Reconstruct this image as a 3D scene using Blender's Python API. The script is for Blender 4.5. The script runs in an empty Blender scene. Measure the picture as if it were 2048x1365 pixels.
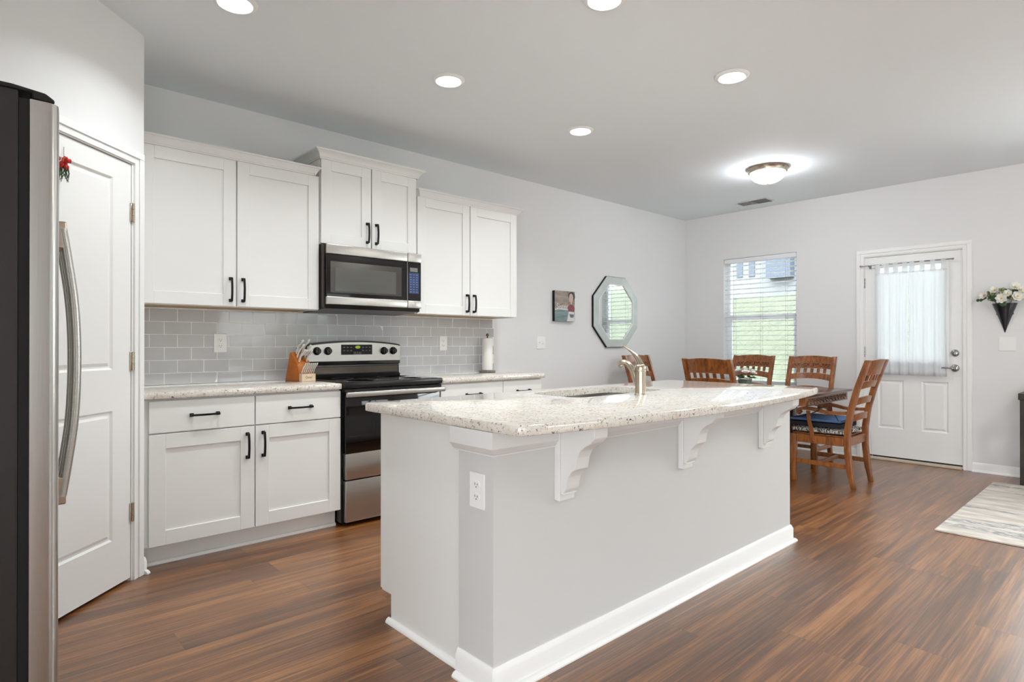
import bpy, bmesh, math, random
from mathutils import Vector, Matrix
random.seed(7)
S = bpy.context.scene
C = S.collection
PI = math.pi

# ------------------------------------------------------------------ camera, view, world, daylight
F_PX, YAW, CAM_Z, PITCH = 1194.2, 0.8311, 1.172, 0.0029
cam_data = bpy.data.cameras.new('camera')
cam_data.sensor_width = 36.0
cam_data.lens = F_PX * 36.0 / 2048.0
cam_data.clip_start = 0.02
cam = bpy.data.objects.new('camera', cam_data)
C.objects.link(cam)
cam.location = (0, 0, CAM_Z)
cam.rotation_euler = (PI / 2 + PITCH, 0, YAW - PI / 2)
S.camera = cam
S.view_settings.view_transform = 'Standard'
S.view_settings.look = 'None'
S.view_settings.gamma = 1.0
S.view_settings.use_curve_mapping = False
S.view_settings.exposure = 0.36
SKY = 1.0          # world strength
LIVING_E = 80.0   # emission of the living-side dome light
CAN_W = 7.0        # watts per recessed lamp

world = bpy.data.worlds.new('world')
S.world = world
world.use_nodes = True
wn = world.node_tree.nodes
wl = world.node_tree.links
wn.clear()
w_out = wn.new('ShaderNodeOutputWorld')
w_bg = wn.new('ShaderNodeBackground')
w_tc = wn.new('ShaderNodeTexCoord')
w_sep = wn.new('ShaderNodeSeparateXYZ')
w_ramp = wn.new('ShaderNodeValToRGB')
w_ramp.color_ramp.elements[0].position = 0.0
w_ramp.color_ramp.elements[0].color = (2.5, 2.62, 2.75, 1)       # overcast: brighter towards the zenith
w_ramp.color_ramp.elements[1].position = 0.8
w_ramp.color_ramp.elements[1].color = (12.0, 12.5, 13.0, 1)
wl.new(w_tc.outputs['Generated'], w_sep.inputs[0])
wl.new(w_sep.outputs['Z'], w_ramp.inputs[0])
wl.new(w_ramp.outputs[0], w_bg.inputs['Color'])
w_bg.inputs['Strength'].default_value = SKY
wl.new(w_bg.outputs[0], w_out.inputs['Surface'])

D, R, CEIL = 4.152, 6.782, 2.734     # kitchen wall y, far wall x, ceiling z
LEFT_X, BACK_Y = -0.66, -4.6
# window openings: (lo, hi, z0, z1)
WIN1 = (2.758, 3.622, 0.66, 2.18)
WIN2 = (-1.30, 0.70, 1.10, 2.20)
DOOR1 = (1.262, 2.084, 0.0, 2.05)
ADDED_WIN3 = (-2.8, -0.3, 0.25, 2.25)  # unseen rear opening, added to light the pantry and base cabinets
ADDED_WIN4 = (3.8, 6.3, 0.25, 2.25)  # unseen rear opening at right, added for its light
ADDED_WIN5 = (-3.6, -0.6, 0.25, 2.25)  # unseen left opening, added to light the island end and far wall
OPEN_X, OPEN_Y = -4.2, 0.75       # the living side opens to the left in front of the fridge
LITE = (1.405, 1.945, 1.00, 1.925)

def portal(name, loc, rot, sx, sy):
    ld = bpy.data.lights.new(name, 'AREA')
    ld.shape = 'RECTANGLE'
    ld.size, ld.size_y = sx, sy
    ld.cycles.is_portal = True
    o = bpy.data.objects.new(name, ld)
    C.objects.link(o)
    o.location = loc
    o.rotation_euler = rot
    return o

def daylight(name, loc, rot, sx, sy, watts, col=(0.94, 0.975, 1.0)):
    ld = bpy.data.lights.new(name, 'AREA')
    ld.shape = 'RECTANGLE'
    ld.size, ld.size_y = sx, sy
    ld.energy = watts
    ld.color = col
    o = bpy.data.objects.new(name, ld)
    C.objects.link(o)
    o.location = loc
    o.rotation_euler = rot
    return o

TO_MINUS_X = (0, PI / 2, 0)          # area light shining towards -x
TO_PLUS_Y = (PI / 2, 0, PI)          # towards +y
portal('window_portal', (R + 0.16, (WIN1[0] + WIN1[1]) / 2, (WIN1[2] + WIN1[3]) / 2), TO_MINUS_X, WIN1[3] - WIN1[2], WIN1[1] - WIN1[0])
portal('door_portal', (R + 0.16, (LITE[0] + LITE[1]) / 2, (LITE[2] + LITE[3]) / 2), TO_MINUS_X, LITE[3] - LITE[2], LITE[1] - LITE[0])
daylight('side_window_daylight', (R + 0.20, (WIN2[0] + WIN2[1]) / 2, (WIN2[2] + WIN2[3]) / 2), TO_MINUS_X, WIN2[3] - WIN2[2], WIN2[1] - WIN2[0], 44)
daylight('added_rear_daylight', ((ADDED_WIN3[0] + ADDED_WIN3[1]) / 2, BACK_Y - 0.20, (ADDED_WIN3[2] + ADDED_WIN3[3]) / 2), TO_PLUS_Y, ADDED_WIN3[1] - ADDED_WIN3[0], ADDED_WIN3[3] - ADDED_WIN3[2], 115)  # added fill through the unseen rear left window
daylight('added_rear_daylight_right', ((ADDED_WIN4[0] + ADDED_WIN4[1]) / 2, BACK_Y - 0.20, (ADDED_WIN4[2] + ADDED_WIN4[3]) / 2), TO_PLUS_Y, ADDED_WIN4[1] - ADDED_WIN4[0], ADDED_WIN4[3] - ADDED_WIN4[2], 12)  # weak added fill through the unseen rear right window
daylight('added_left_daylight', (OPEN_X - 0.20, (ADDED_WIN5[0] + ADDED_WIN5[1]) / 2, (ADDED_WIN5[2] + ADDED_WIN5[3]) / 2), (0, -PI / 2, 0), ADDED_WIN5[3] - ADDED_WIN5[2], ADDED_WIN5[1] - ADDED_WIN5[0], 120)  # added fill from the left, out of view

# ------------------------------------------------------------------ materials
def lin(c):
    return tuple(((v / 255.0) / 12.92 if v / 255.0 <= 0.04045 else ((v / 255.0 + 0.055) / 1.055) ** 2.4) for v in c) + (1.0,)

MATS = {}
def mat(name, rgb=(200, 200, 200), rough=0.5, metal=0.0, spec=0.5, coat=0.0, emit=None, strength=0.0, noise=None, bump=None, trans=0.0, alpha=1.0):
    """plain principled with an optional procedural tint (noise=(scale, amount, stretch)) and bump=(scale, strength, stretch)"""
    m = bpy.data.materials.new(name)
    m.use_nodes = True
    nt = m.node_tree
    b = nt.nodes['Principled BSDF']
    b.inputs['Base Color'].default_value = lin(rgb)
    b.inputs['Roughness'].default_value = rough
    b.inputs['Metallic'].default_value = metal
    b.inputs['Specular IOR Level'].default_value = spec
    b.inputs['Coat Weight'].default_value = coat
    b.inputs['Transmission Weight'].default_value = trans
    b.inputs['Alpha'].default_value = alpha
    if emit is not None:
        b.inputs['Emission Color'].default_value = lin(emit)
        b.inputs['Emission Strength'].default_value = strength
    tc = None
    def coords(stretch):
        nonlocal tc
        tc = tc or nt.nodes.new('ShaderNodeTexCoord')
        mp = nt.nodes.new('ShaderNodeMapping')
        mp.inputs['Scale'].default_value = stretch
        nt.links.new(tc.outputs['Object'], mp.inputs['Vector'])
        return mp
    if noise:
        sc, am, st = noise
        mp = coords(st)
        nz = nt.nodes.new('ShaderNodeTexNoise')
        nz.inputs['Scale'].default_value = sc
        nz.inputs['Detail'].default_value = 4
        nt.links.new(mp.outputs[0], nz.inputs['Vector'])
        mr = nt.nodes.new('ShaderNodeMapRange')
        mr.inputs['From Min'].default_value = 0.3
        mr.inputs['From Max'].default_value = 0.7
        mr.inputs['To Min'].default_value = 1 - am
        mr.inputs['To Max'].default_value = 1 + am
        nt.links.new(nz.outputs['Fac'], mr.inputs['Value'])
        mx = nt.nodes.new('ShaderNodeMix')
        mx.data_type = 'RGBA'
        mx.blend_type = 'MULTIPLY'
        mx.inputs['Factor'].default_value = 1.0
        mx.inputs['A'].default_value = lin(rgb)
        cb = nt.nodes.new('ShaderNodeCombineColor')
        for i in range(3):
            nt.links.new(mr.outputs[0], cb.inputs[i])
        nt.links.new(cb.outputs[0], mx.inputs['B'])
        nt.links.new(mx.outputs['Result'], b.inputs['Base Color'])
    if bump:
        sc, am, st = bump
        mp = coords(st)
        nz = nt.nodes.new('ShaderNodeTexNoise')
        nz.inputs['Scale'].default_value = sc
        nz.inputs['Detail'].default_value = 3
        nt.links.new(mp.outputs[0], nz.inputs['Vector'])
        bp = nt.nodes.new('ShaderNodeBump')
        bp.inputs['Strength'].default_value = am
        bp.inputs['Distance'].default_value = 0.002
        nt.links.new(nz.outputs['Fac'], bp.inputs['Height'])
        nt.links.new(bp.outputs[0], b.inputs['Normal'])
    MATS[name] = m
    return m

ONE = (1, 1, 1)
M_wall = mat('wall_paint', (229, 229, 228), 0.75, spec=0.25, bump=(90, 0.06, ONE))
M_ceil = mat('ceiling_paint', (240, 245, 248), 0.85, spec=0.2, bump=(60, 0.08, ONE))
M_trim = mat('white_trim_paint', (242, 242, 240), 0.35, spec=0.45)
M_trimshaded = mat('island_trim_shaded', (224, 224, 222), 0.4, spec=0.4)  # white trim greyed: shade on corbels and cap put into the colour
M_cab = mat('white_cabinet_paint', (236, 236, 233), 0.38, spec=0.45)
M_doorw = mat('white_door_paint', (240, 240, 238), 0.4, spec=0.4)
M_black = mat('oil_rubbed_bronze', (26, 22, 20), 0.38, metal=0.6, noise=(60, 0.2, ONE))
M_blackgloss = mat('black_glass', (10, 9, 9), 0.05, spec=0.6)
M_blackplast = mat('black_enamel', (17, 16, 15), 0.28, spec=0.5, noise=(30, 0.1, ONE))
M_matblack = mat('matte_black_plastic', (14, 13, 13), 0.6)
M_fridge_side = mat('fridge_side_enamel', (34, 28, 26), 0.42, spec=0.5, bump=(400, 0.08, ONE))
M_steel = mat('brushed_steel', (190, 187, 182), 0.30, metal=1.0, noise=(6, 0.05, (1, 1, 60)), bump=(10, 0.06, (2, 2, 300)))
M_steelv = mat('brushed_steel_bands', (196, 193, 188), 0.27, metal=1.0, noise=(6, 0.05, (60, 60, 1)))
M_fsteel = mat('fridge_steel', (186, 184, 180), 0.30, metal=1.0, noise=(6, 0.04, (60, 60, 1)))
M_nickel = mat('brushed_nickel', (190, 178, 160), 0.26, metal=1.0, noise=(20, 0.05, ONE))
M_chrome = mat('satin_chrome', (165, 165, 165), 0.2, metal=1.0)
M_plate = mat('white_plastic', (240, 240, 238), 0.3)
M_slot = mat('dark_slot', (40, 40, 40), 0.7)
M_grout = mat('pale_grout', (248, 248, 246), 0.8, noise=(60, 0.04, ONE))
M_tile = mat('grey_glazed_tile', (197, 198, 199), 0.06, spec=0.55, noise=(3, 0.05, ONE))
M_maple = mat('cabinet_underside_maple', (205, 165, 110), 0.5, noise=(8, 0.12, (1, 12, 12)))
M_blockwood = mat('knife_block_wood', (180, 100, 28), 0.4, noise=(12, 0.12, (1, 1, 8)))
M_blocklight = mat('pale_wood_face', (214, 190, 160), 0.5, noise=(12, 0.08, (8, 1, 1)))
M_handle = mat('white_knife_handle', (222, 220, 214), 0.3)
M_paper = mat('paper_towel', (240, 239, 235), 0.9, bump=(120, 0.2, ONE))
M_mirrorframe = mat('mirrored_grey_frame', (196, 204, 202), 0.35, metal=0.15, noise=(14, 0.06, ONE))
M_mirror = mat('mirror_glass', (240, 244, 243), 0.0, metal=1.0)
M_canvasblk = mat('black_canvas_edge', (22, 22, 22), 0.8)
M_rubber = mat('dark_rubber', (30, 28, 26), 0.7)
M_rugbase = None
M_metalshelf = mat('dark_bronze_metal', (58, 54, 48), 0.45, metal=0.3, noise=(20, 0.15, ONE))
M_cone = mat('dark_navy_ceramic', (30, 33, 40), 0.18, spec=0.6)
M_petal = mat('white_petal', (240, 238, 230), 0.6)
M_petalcentre = mat('yellow_flower_centre', (214, 170, 40), 0.6)
M_leaf = mat('deep_green_leaf', (52, 78, 46), 0.5, noise=(25, 0.3, ONE))
M_leafpale = mat('pale_sage_leaf', (150, 152, 112), 0.6, noise=(25, 0.25, ONE))
M_red = mat('red_petal', (196, 44, 26), 0.5)
M_vinyl = mat('white_vinyl', (236, 238, 240), 0.4)
M_slat = mat('white_blind_slat', (236, 238, 240), 0.5)
M_cord = mat('grey_cord', (150, 152, 150), 0.8)
M_alu = mat('threshold_oak', (205, 190, 170), 0.5, noise=(10, 0.1, (8, 1, 1)))
M_lens = mat('lit_lens', (255, 255, 250), 0.5, emit=(255, 252, 244), strength=9.0)
M_dome = mat('lit_frosted_dome', (255, 255, 250), 0.4, emit=(247, 251, 255), strength=46.0)
M_vent = mat('white_vent_metal', (222, 222, 222), 0.5)
M_ventdark = mat('grey_vent_louvre', (120, 120, 120), 0.6)
M_siding = mat('white_house_siding', (122, 125, 130), 0.8, noise=(2, 0.03, (1, 1, 20)))
M_bluesiding = mat('blue_grey_siding', (80, 88, 102), 0.8)
M_roof = mat('grey_shingle', (90, 90, 92), 0.9, noise=(6, 0.2, ONE))
M_bluecush = mat('blue_cushion_fabric', (74, 104, 146), 0.85, bump=(300, 0.2, ONE), noise=(20, 0.12, ONE))
M_navy = mat('navy_cushion_side', (26, 28, 38), 0.85, noise=(20, 0.15, ONE))
M_strap = mat('black_strap', (30, 29, 28), 0.8)
M_whitestrap = mat('white_strap', (226, 224, 220), 0.8)
M_glassvase = mat('clear_vase_glass', (235, 240, 238), 0.03, trans=0.9)
M_greenstem = mat('vase_greenery', (92, 112, 62), 0.6, noise=(30, 0.3, ONE))
M_display = mat('green_clock_display', (20, 24, 10), 0.3, emit=(176, 210, 40), strength=0.55)
M_keys = mat('grey_key_print', (130, 132, 136), 0.5)
M_keyreflection = mat('keypad_blue_reflection', (48, 72, 116), 0.12, spec=0.6, noise=(18, 0.35, ONE))  # blue reflection on the keys painted into the colour
M_lcd = mat('grey_lcd', (118, 118, 112), 0.3)
M_ovenwin = mat('smoked_oven_window', (92, 92, 88), 0.10, spec=0.6)
M_ovenwin2 = mat('smoked_window_surround', (64, 60, 56), 0.16, spec=0.6)

def nodes_of(name):
    m = bpy.data.materials.new(name)
    m.use_nodes = True
    nt = m.node_tree
    return m, nt, nt.nodes['Principled BSDF'], nt.nodes.new, nt.links.new

def math_node(nt, op, a, b=None):
    n = nt.nodes.new('ShaderNodeMath')
    n.operation = op
    for i, v in enumerate((a, b)):
        if v is None:
            continue
        if isinstance(v, (int, float)):
            n.inputs[i].default_value = v
        else:
            nt.links.new(v, n.inputs[i])
    return n.outputs[0]

def floor_material():
    m, nt, b, N, L = nodes_of('walnut_vinyl_planks')
    tc = N('ShaderNodeTexCoord')
    sp = N('ShaderNodeSeparateXYZ')
    L(tc.outputs['Object'], sp.inputs[0])
    W, LEN = 0.18, 1.22
    yrow = math_node(nt, 'FLOOR', math_node(nt, 'DIVIDE', sp.outputs['Y'], W))
    wn_ = N('ShaderNodeTexWhiteNoise')
    wn_.noise_dimensions = '1D'
    L(yrow, wn_.inputs['W'])
    xs = math_node(nt, 'ADD', math_node(nt, 'DIVIDE', sp.outputs['X'], LEN), math_node(nt, 'MULTIPLY', wn_.outputs['Value'], 7.3))
    xcol = math_node(nt, 'FLOOR', xs)
    cid = N('ShaderNodeCombineXYZ')
    L(yrow, cid.inputs['X'])
    L(xcol, cid.inputs['Y'])
    wid = N('ShaderNodeTexWhiteNoise')
    wid.noise_dimensions = '2D'
    L(cid.outputs[0], wid.inputs['Vector'])
    # grain: stretched along x, shifted per plank
    off = N('ShaderNodeVectorMath')
    off.operation = 'SCALE'
    L(wid.outputs['Color'], off.inputs[0])
    off.inputs['Scale'].default_value = 13.0
    add = N('ShaderNodeVectorMath')
    L(tc.outputs['Object'], add.inputs[0])
    L(off.outputs[0], add.inputs[1])
    def grain(scale, stretch, detail, dist):
        mp = N('ShaderNodeMapping')
        mp.inputs['Scale'].default_value = stretch
        L(add.outputs[0], mp.inputs['Vector'])
        nz = N('ShaderNodeTexNoise')
        nz.inputs['Scale'].default_value = scale
        nz.inputs['Detail'].default_value = detail
        nz.inputs['Roughness'].default_value = 0.6
        nz.inputs['Distortion'].default_value = dist
        L(mp.outputs[0], nz.inputs['Vector'])
        return nz.outputs['Fac']
    broad = grain(1.6, (0.55, 9, 1), 3, 0.9)
    fine = grain(5.0, (0.45, 24, 1), 6, 0.5)
    thin = grain(14.0, (0.5, 32, 1), 4, 0.2)
    val = math_node(nt, 'ADD', math_node(nt, 'MULTIPLY', broad, 0.50), math_node(nt, 'ADD', math_node(nt, 'MULTIPLY', fine, 0.58), math_node(nt, 'MULTIPLY', wid.outputs['Value'], 0.08)))
    ramp = N('ShaderNodeValToRGB')
    cr = ramp.color_ramp
    cr.elements[0].position = 0.40
    cr.elements[0].color = lin((64, 38, 20))
    cr.elements[1].position = 0.84
    cr.elements[1].color = lin((186, 134, 84))
    e = cr.elements.new(0.56)
    e.color = lin((114, 71, 37))
    e = cr.elements.new(0.66)
    e.color = lin((152, 100, 52))
    L(val, ramp.inputs[0])
    # joints
    fy = math_node(nt, 'FRACT', math_node(nt, 'DIVIDE', sp.outputs['Y'], W))
    fx = math_node(nt, 'FRACT', xs)
    jy = math_node(nt, 'LESS_THAN', math_node(nt, 'ABSOLUTE', math_node(nt, 'SUBTRACT', fy, 0.5)), 0.494)
    jx = math_node(nt, 'LESS_THAN', math_node(nt, 'ABSOLUTE', math_node(nt, 'SUBTRACT', fx, 0.5)), 0.4990)
    j = math_node(nt, 'MULTIPLY', jy, jx)
    jf = math_node(nt, 'ADD', math_node(nt, 'MULTIPLY', j, 0.35), 0.65)
    mx = N('ShaderNodeMix')
    mx.data_type = 'RGBA'
    mx.blend_type = 'MULTIPLY'
    mx.inputs['Factor'].default_value = 1
    L(ramp.outputs[0], mx.inputs['A'])
    cb = N('ShaderNodeCombineColor')
    for i in range(3):
        L(jf, cb.inputs[i])
    L(cb.outputs[0], mx.inputs['B'])
    L(mx.outputs['Result'], b.inputs['Base Color'])
    b.inputs['Roughness'].default_value = 0.33
    b.inputs['Specular IOR Level'].default_value = 0.9
    b.inputs['Coat Weight'].default_value = 0.4
    b.inputs['Coat Roughness'].default_value = 0.3
    rr = math_node(nt, 'ADD', math_node(nt, 'MULTIPLY', fine, 0.22), 0.22)
    L(rr, b.inputs['Roughness'])
    bp = N('ShaderNodeBump')
    bp.inputs['Strength'].default_value = 0.35
    bp.inputs['Distance'].default_value = 0.001
    L(math_node(nt, 'MULTIPLY', thin, j), bp.inputs['Height'])
    L(bp.outputs[0], b.inputs['Normal'])
    return m

def granite_material():
    m, nt, b, N, L = nodes_of('speckled_granite')
    tc = N('ShaderNodeTexCoord')
    def nz(scale, detail, rough=0.6, dist=0.0):
        n = N('ShaderNodeTexNoise')
        n.inputs['Scale'].default_value = scale
        n.inputs['Detail'].default_value = detail
        n.inputs['Roughness'].default_value = rough
        n.inputs['Distortion'].default_value = dist
        L(tc.outputs['Object'], n.inputs['Vector'])
        return n.outputs['Fac']
    r1 = N('ShaderNodeValToRGB')
    c = r1.color_ramp
    c.elements[0].position = 0.32
    c.elements[0].color = lin((216, 206, 188))
    c.elements[1].position = 0.62
    c.elements[1].color = lin((230, 226, 218))
    e = c.elements.new(0.46)
    e.color = lin((224, 218, 208))
    L(nz(26, 5, 0.6, 0.5), r1.inputs[0])
    def layer(prev, fac_src, p0, p1, col, amount):
        r = N('ShaderNodeValToRGB')
        r.color_ramp.elements[0].position = p0
        r.color_ramp.elements[0].color = (0, 0, 0, 1)
        r.color_ramp.elements[1].position = p1
        r.color_ramp.elements[1].color = (amount, amount, amount, 1)
        L(fac_src, r.inputs[0])
        mx = N('ShaderNodeMix')
        mx.data_type = 'RGBA'
        L(r.outputs[0], mx.inputs['Factor'])
        L(prev, mx.inputs['A'])
        mx.inputs['B'].default_value = lin(col)
        return mx.outputs['Result']
    col = layer(r1.outputs[0], nz(70, 4, 0.7), 0.585, 0.63, (172, 158, 138), 0.75)
    col = layer(col, nz(90, 3, 0.7, 0.3), 0.60, 0.64, (98, 86, 76), 0.9)
    col = layer(col, nz(34, 5, 0.78, 0.9), 0.635, 0.66, (44, 34, 30), 0.95)
    L(col, b.inputs['Base Color'])
    b.inputs['Roughness'].default_value = 0.045
    b.inputs['Specular IOR Level'].default_value = 0.85
    return m

def wood_material(name, dark, mid, light, rough, coat=0.2):
    m, nt, b, N, L = nodes_of(name)
    tc = N('ShaderNodeTexCoord')
    mp = N('ShaderNodeMapping')
    mp.inputs['Scale'].default_value = (6, 6, 1.2)
    L(tc.outputs['Object'], mp.inputs['Vector'])
    n = N('ShaderNodeTexNoise')
    n.inputs['Scale'].default_value = 6
    n.inputs['Detail'].default_value = 5
    n.inputs['Distortion'].default_value = 0.8
    L(mp.outputs[0], n.inputs['Vector'])
    r = N('ShaderNodeValToRGB')
    r.color_ramp.elements[0].position = 0.3
    r.color_ramp.elements[0].color = lin(dark)
    r.color_ramp.elements[1].position = 0.72
    r.color_ramp.elements[1].color = lin(light)
    e = r.color_ramp.elements.new(0.5)
    e.color = lin(mid)
    L(n.outputs['Fac'], r.inputs[0])
    L(r.outputs[0], b.inputs['Base Color'])
    b.inputs['Roughness'].default_value = rough
    b.inputs['Coat Weight'].default_value = coat
    b.inputs['Coat Roughness'].default_value = 0.15
    return m

def rug_material():
    m, nt, b, N, L = nodes_of('cream_striped_rug')
    tc = N('ShaderNodeTexCoord')
    def nz(scale, stretch, detail=4, dist=0.3):
        mp = N('ShaderNodeMapping')
        mp.inputs['Scale'].default_value = stretch
        L(tc.outputs['Object'], mp.inputs['Vector'])
        n = N('ShaderNodeTexNoise')
        n.inputs['Scale'].default_value = scale
        n.inputs['Detail'].default_value = detail
        n.inputs['Distortion'].default_value = dist
        L(mp.outputs[0], n.inputs['Vector'])
        return n.outputs['Fac']
    r = N('ShaderNodeValToRGB')
    r.color_ramp.elements[0].position = 0.35
    r.color_ramp.elements[0].color = lin((186, 178, 168))
    r.color_ramp.elements[1].position = 0.65
    r.color_ramp.elements[1].color = lin((216, 209, 200))
    L(nz(5, (3, 1, 1)), r.inputs[0])
    band = N('ShaderNodeValToRGB')
    band.color_ramp.elements[0].position = 0.54
    band.color_ramp.elements[0].color = (0, 0, 0, 1)
    band.color_ramp.elements[1].position = 0.60
    band.color_ramp.elements[1].color = (1, 1, 1, 1)
    L(nz(3.2, (2.4, 0.22, 1), 3, 0.2), band.inputs[0])
    tex = N('ShaderNodeValToRGB')
    tex.color_ramp.elements[0].position = 0.42
    tex.color_ramp.elements[0].color = (0, 0, 0, 1)
    tex.color_ramp.elements[1].position = 0.6
    tex.color_ramp.elements[1].color = (0.9, 0.9, 0.9, 1)
    L(nz(26, (3.0, 0.8, 1), 5, 0.6), tex.inputs[0])
    f = math_node(nt, 'MULTIPLY', band.outputs[0], tex.outputs[0])
    mx = N('ShaderNodeMix')
    mx.data_type = 'RGBA'
    L(f, mx.inputs['Factor'])
    L(r.outputs[0], mx.inputs['A'])
    mx.inputs['B'].default_value = lin((112, 118, 126))
    L(mx.outputs['Result'], b.inputs['Base Color'])
    b.inputs['Roughness'].default_value = 0.95
    bp = N('ShaderNodeBump')
    bp.inputs['Strength'].default_value = 0.3
    bp.inputs['Distance'].default_value = 0.003
    L(nz(160, ONE, 2), bp.inputs['Height'])
    L(bp.outputs[0], b.inputs['Normal'])
    return m

def two_tone(name, a, c, scale, p0, p1, rough=0.8, stretch=ONE, dist=0.8):
    m, nt, b, N, L = nodes_of(name)
    tc = N('ShaderNodeTexCoord')
    mp = N('ShaderNodeMapping')
    mp.inputs['Scale'].default_value = stretch
    L(tc.outputs['Object'], mp.inputs['Vector'])
    n = N('ShaderNodeTexNoise')
    n.inputs['Scale'].default_value = scale
    n.inputs['Detail'].default_value = 3
    n.inputs['Distortion'].default_value = dist
    L(mp.outputs[0], n.inputs['Vector'])
    r = N('ShaderNodeValToRGB')
    r.color_ramp.elements[0].position = p0
    r.color_ramp.elements[0].color = lin(a)
    r.color_ramp.elements[1].position = p1
    r.color_ramp.elements[1].color = lin(c)
    L(n.outputs['Fac'], r.inputs[0])
    L(r.outputs[0], b.inputs['Base Color'])
    b.inputs['Roughness'].default_value = rough
    return m

def pane_material():
    m, nt, b, N, L = nodes_of('window_glass')
    out = nt.nodes['Material Output']
    tr = N('ShaderNodeBsdfTransparent')
    tr.inputs[0].default_value = (0.97, 0.99, 0.98, 1)
    gl = N('ShaderNodeBsdfGlossy')
    gl.inputs['Roughness'].default_value = 0.0
    fr = N('ShaderNodeFresnel')
    fr.inputs['IOR'].default_value = 1.35
    mx = N('ShaderNodeMixShader')
    L(fr.outputs[0], mx.inputs[0])
    L(tr.outputs[0], mx.inputs[1])
    L(gl.outputs[0], mx.inputs[2])
    L(mx.outputs[0], out.inputs['Surface'])
    nt.nodes.remove(b)
    return m

def sheer_material():
    m, nt, b, N, L = nodes_of('sheer_white_fabric')
    out = nt.nodes['Material Output']
    di = N('ShaderNodeBsdfDiffuse')
    di.inputs[0].default_value = (0.93, 0.94, 0.95, 1)
    tl = N('ShaderNodeBsdfTranslucent')
    tl.inputs[0].default_value = (0.88, 0.90, 0.92, 1)
    tp = N('ShaderNodeBsdfTransparent')
    m1 = N('ShaderNodeMixShader')
    m1.inputs[0].default_value = 0.5
    L(di.outputs[0], m1.inputs[1])
    L(tl.outputs[0], m1.inputs[2])
    m2 = N('ShaderNodeMixShader')
    m2.inputs[0].default_value = 0.10
    L(m1.outputs[0], m2.inputs[1])
    L(tp.outputs[0], m2.inputs[2])
    L(m2.outputs[0], out.inputs['Surface'])
    nt.nodes.remove(b)
    return m

M_floor = floor_material()
M_granite = granite_material()
M_wood = wood_material('cherry_chair_wood', (100, 54, 22), (136, 78, 32), (160, 98, 46), 0.32, 0.3)
M_darkwood = wood_material('dark_table_wood', (44, 24, 16), (70, 40, 26), (98, 60, 40), 0.25, 0.4)
M_carve = two_tone('carved_relief_wood', (40, 20, 10), (150, 84, 40), 60, 0.42, 0.58, 0.4)
M_carvedark = two_tone('carved_apron_relief', (26, 18, 14), (150, 132, 120), 75, 0.44, 0.62, 0.3)
M_rug = rug_material()
M_pattern = two_tone('black_white_leaf_fabric', (24, 24, 30), (206, 200, 190), 22, 0.47, 0.55, 0.9, (1, 3, 1), 2.0)
M_grass = two_tone('mottled_lawn', (42, 48, 31), (60, 65, 46), 2.6, 0.3, 0.7, 0.95, (1, 3, 1))  # two muted greens mixed by noise
M_taupe = two_tone('taupe_photo_print', (126, 112, 104), (176, 164, 156), 6, 0.3, 0.7, 0.6, (1, 1, 4))
M_teal = two_tone('teal_photo_print', (104, 126, 128), (140, 158, 158), 5, 0.3, 0.7, 0.6, (1, 1, 5))
M_printwhite = mat('white_print', (214, 216, 216), 0.6)
M_printrose = mat('rose_print', (140, 78, 90), 0.6, noise=(20, 0.1, ONE))
M_printskin = mat('pale_skin_print', (198, 172, 160), 0.6)
M_printhair = mat('dark_hair_print', (62, 58, 58), 0.6)
M_printgrey = mat('grey_print', (112, 112, 112), 0.6)
M_glass = pane_material()
M_sheer = sheer_material()

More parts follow.
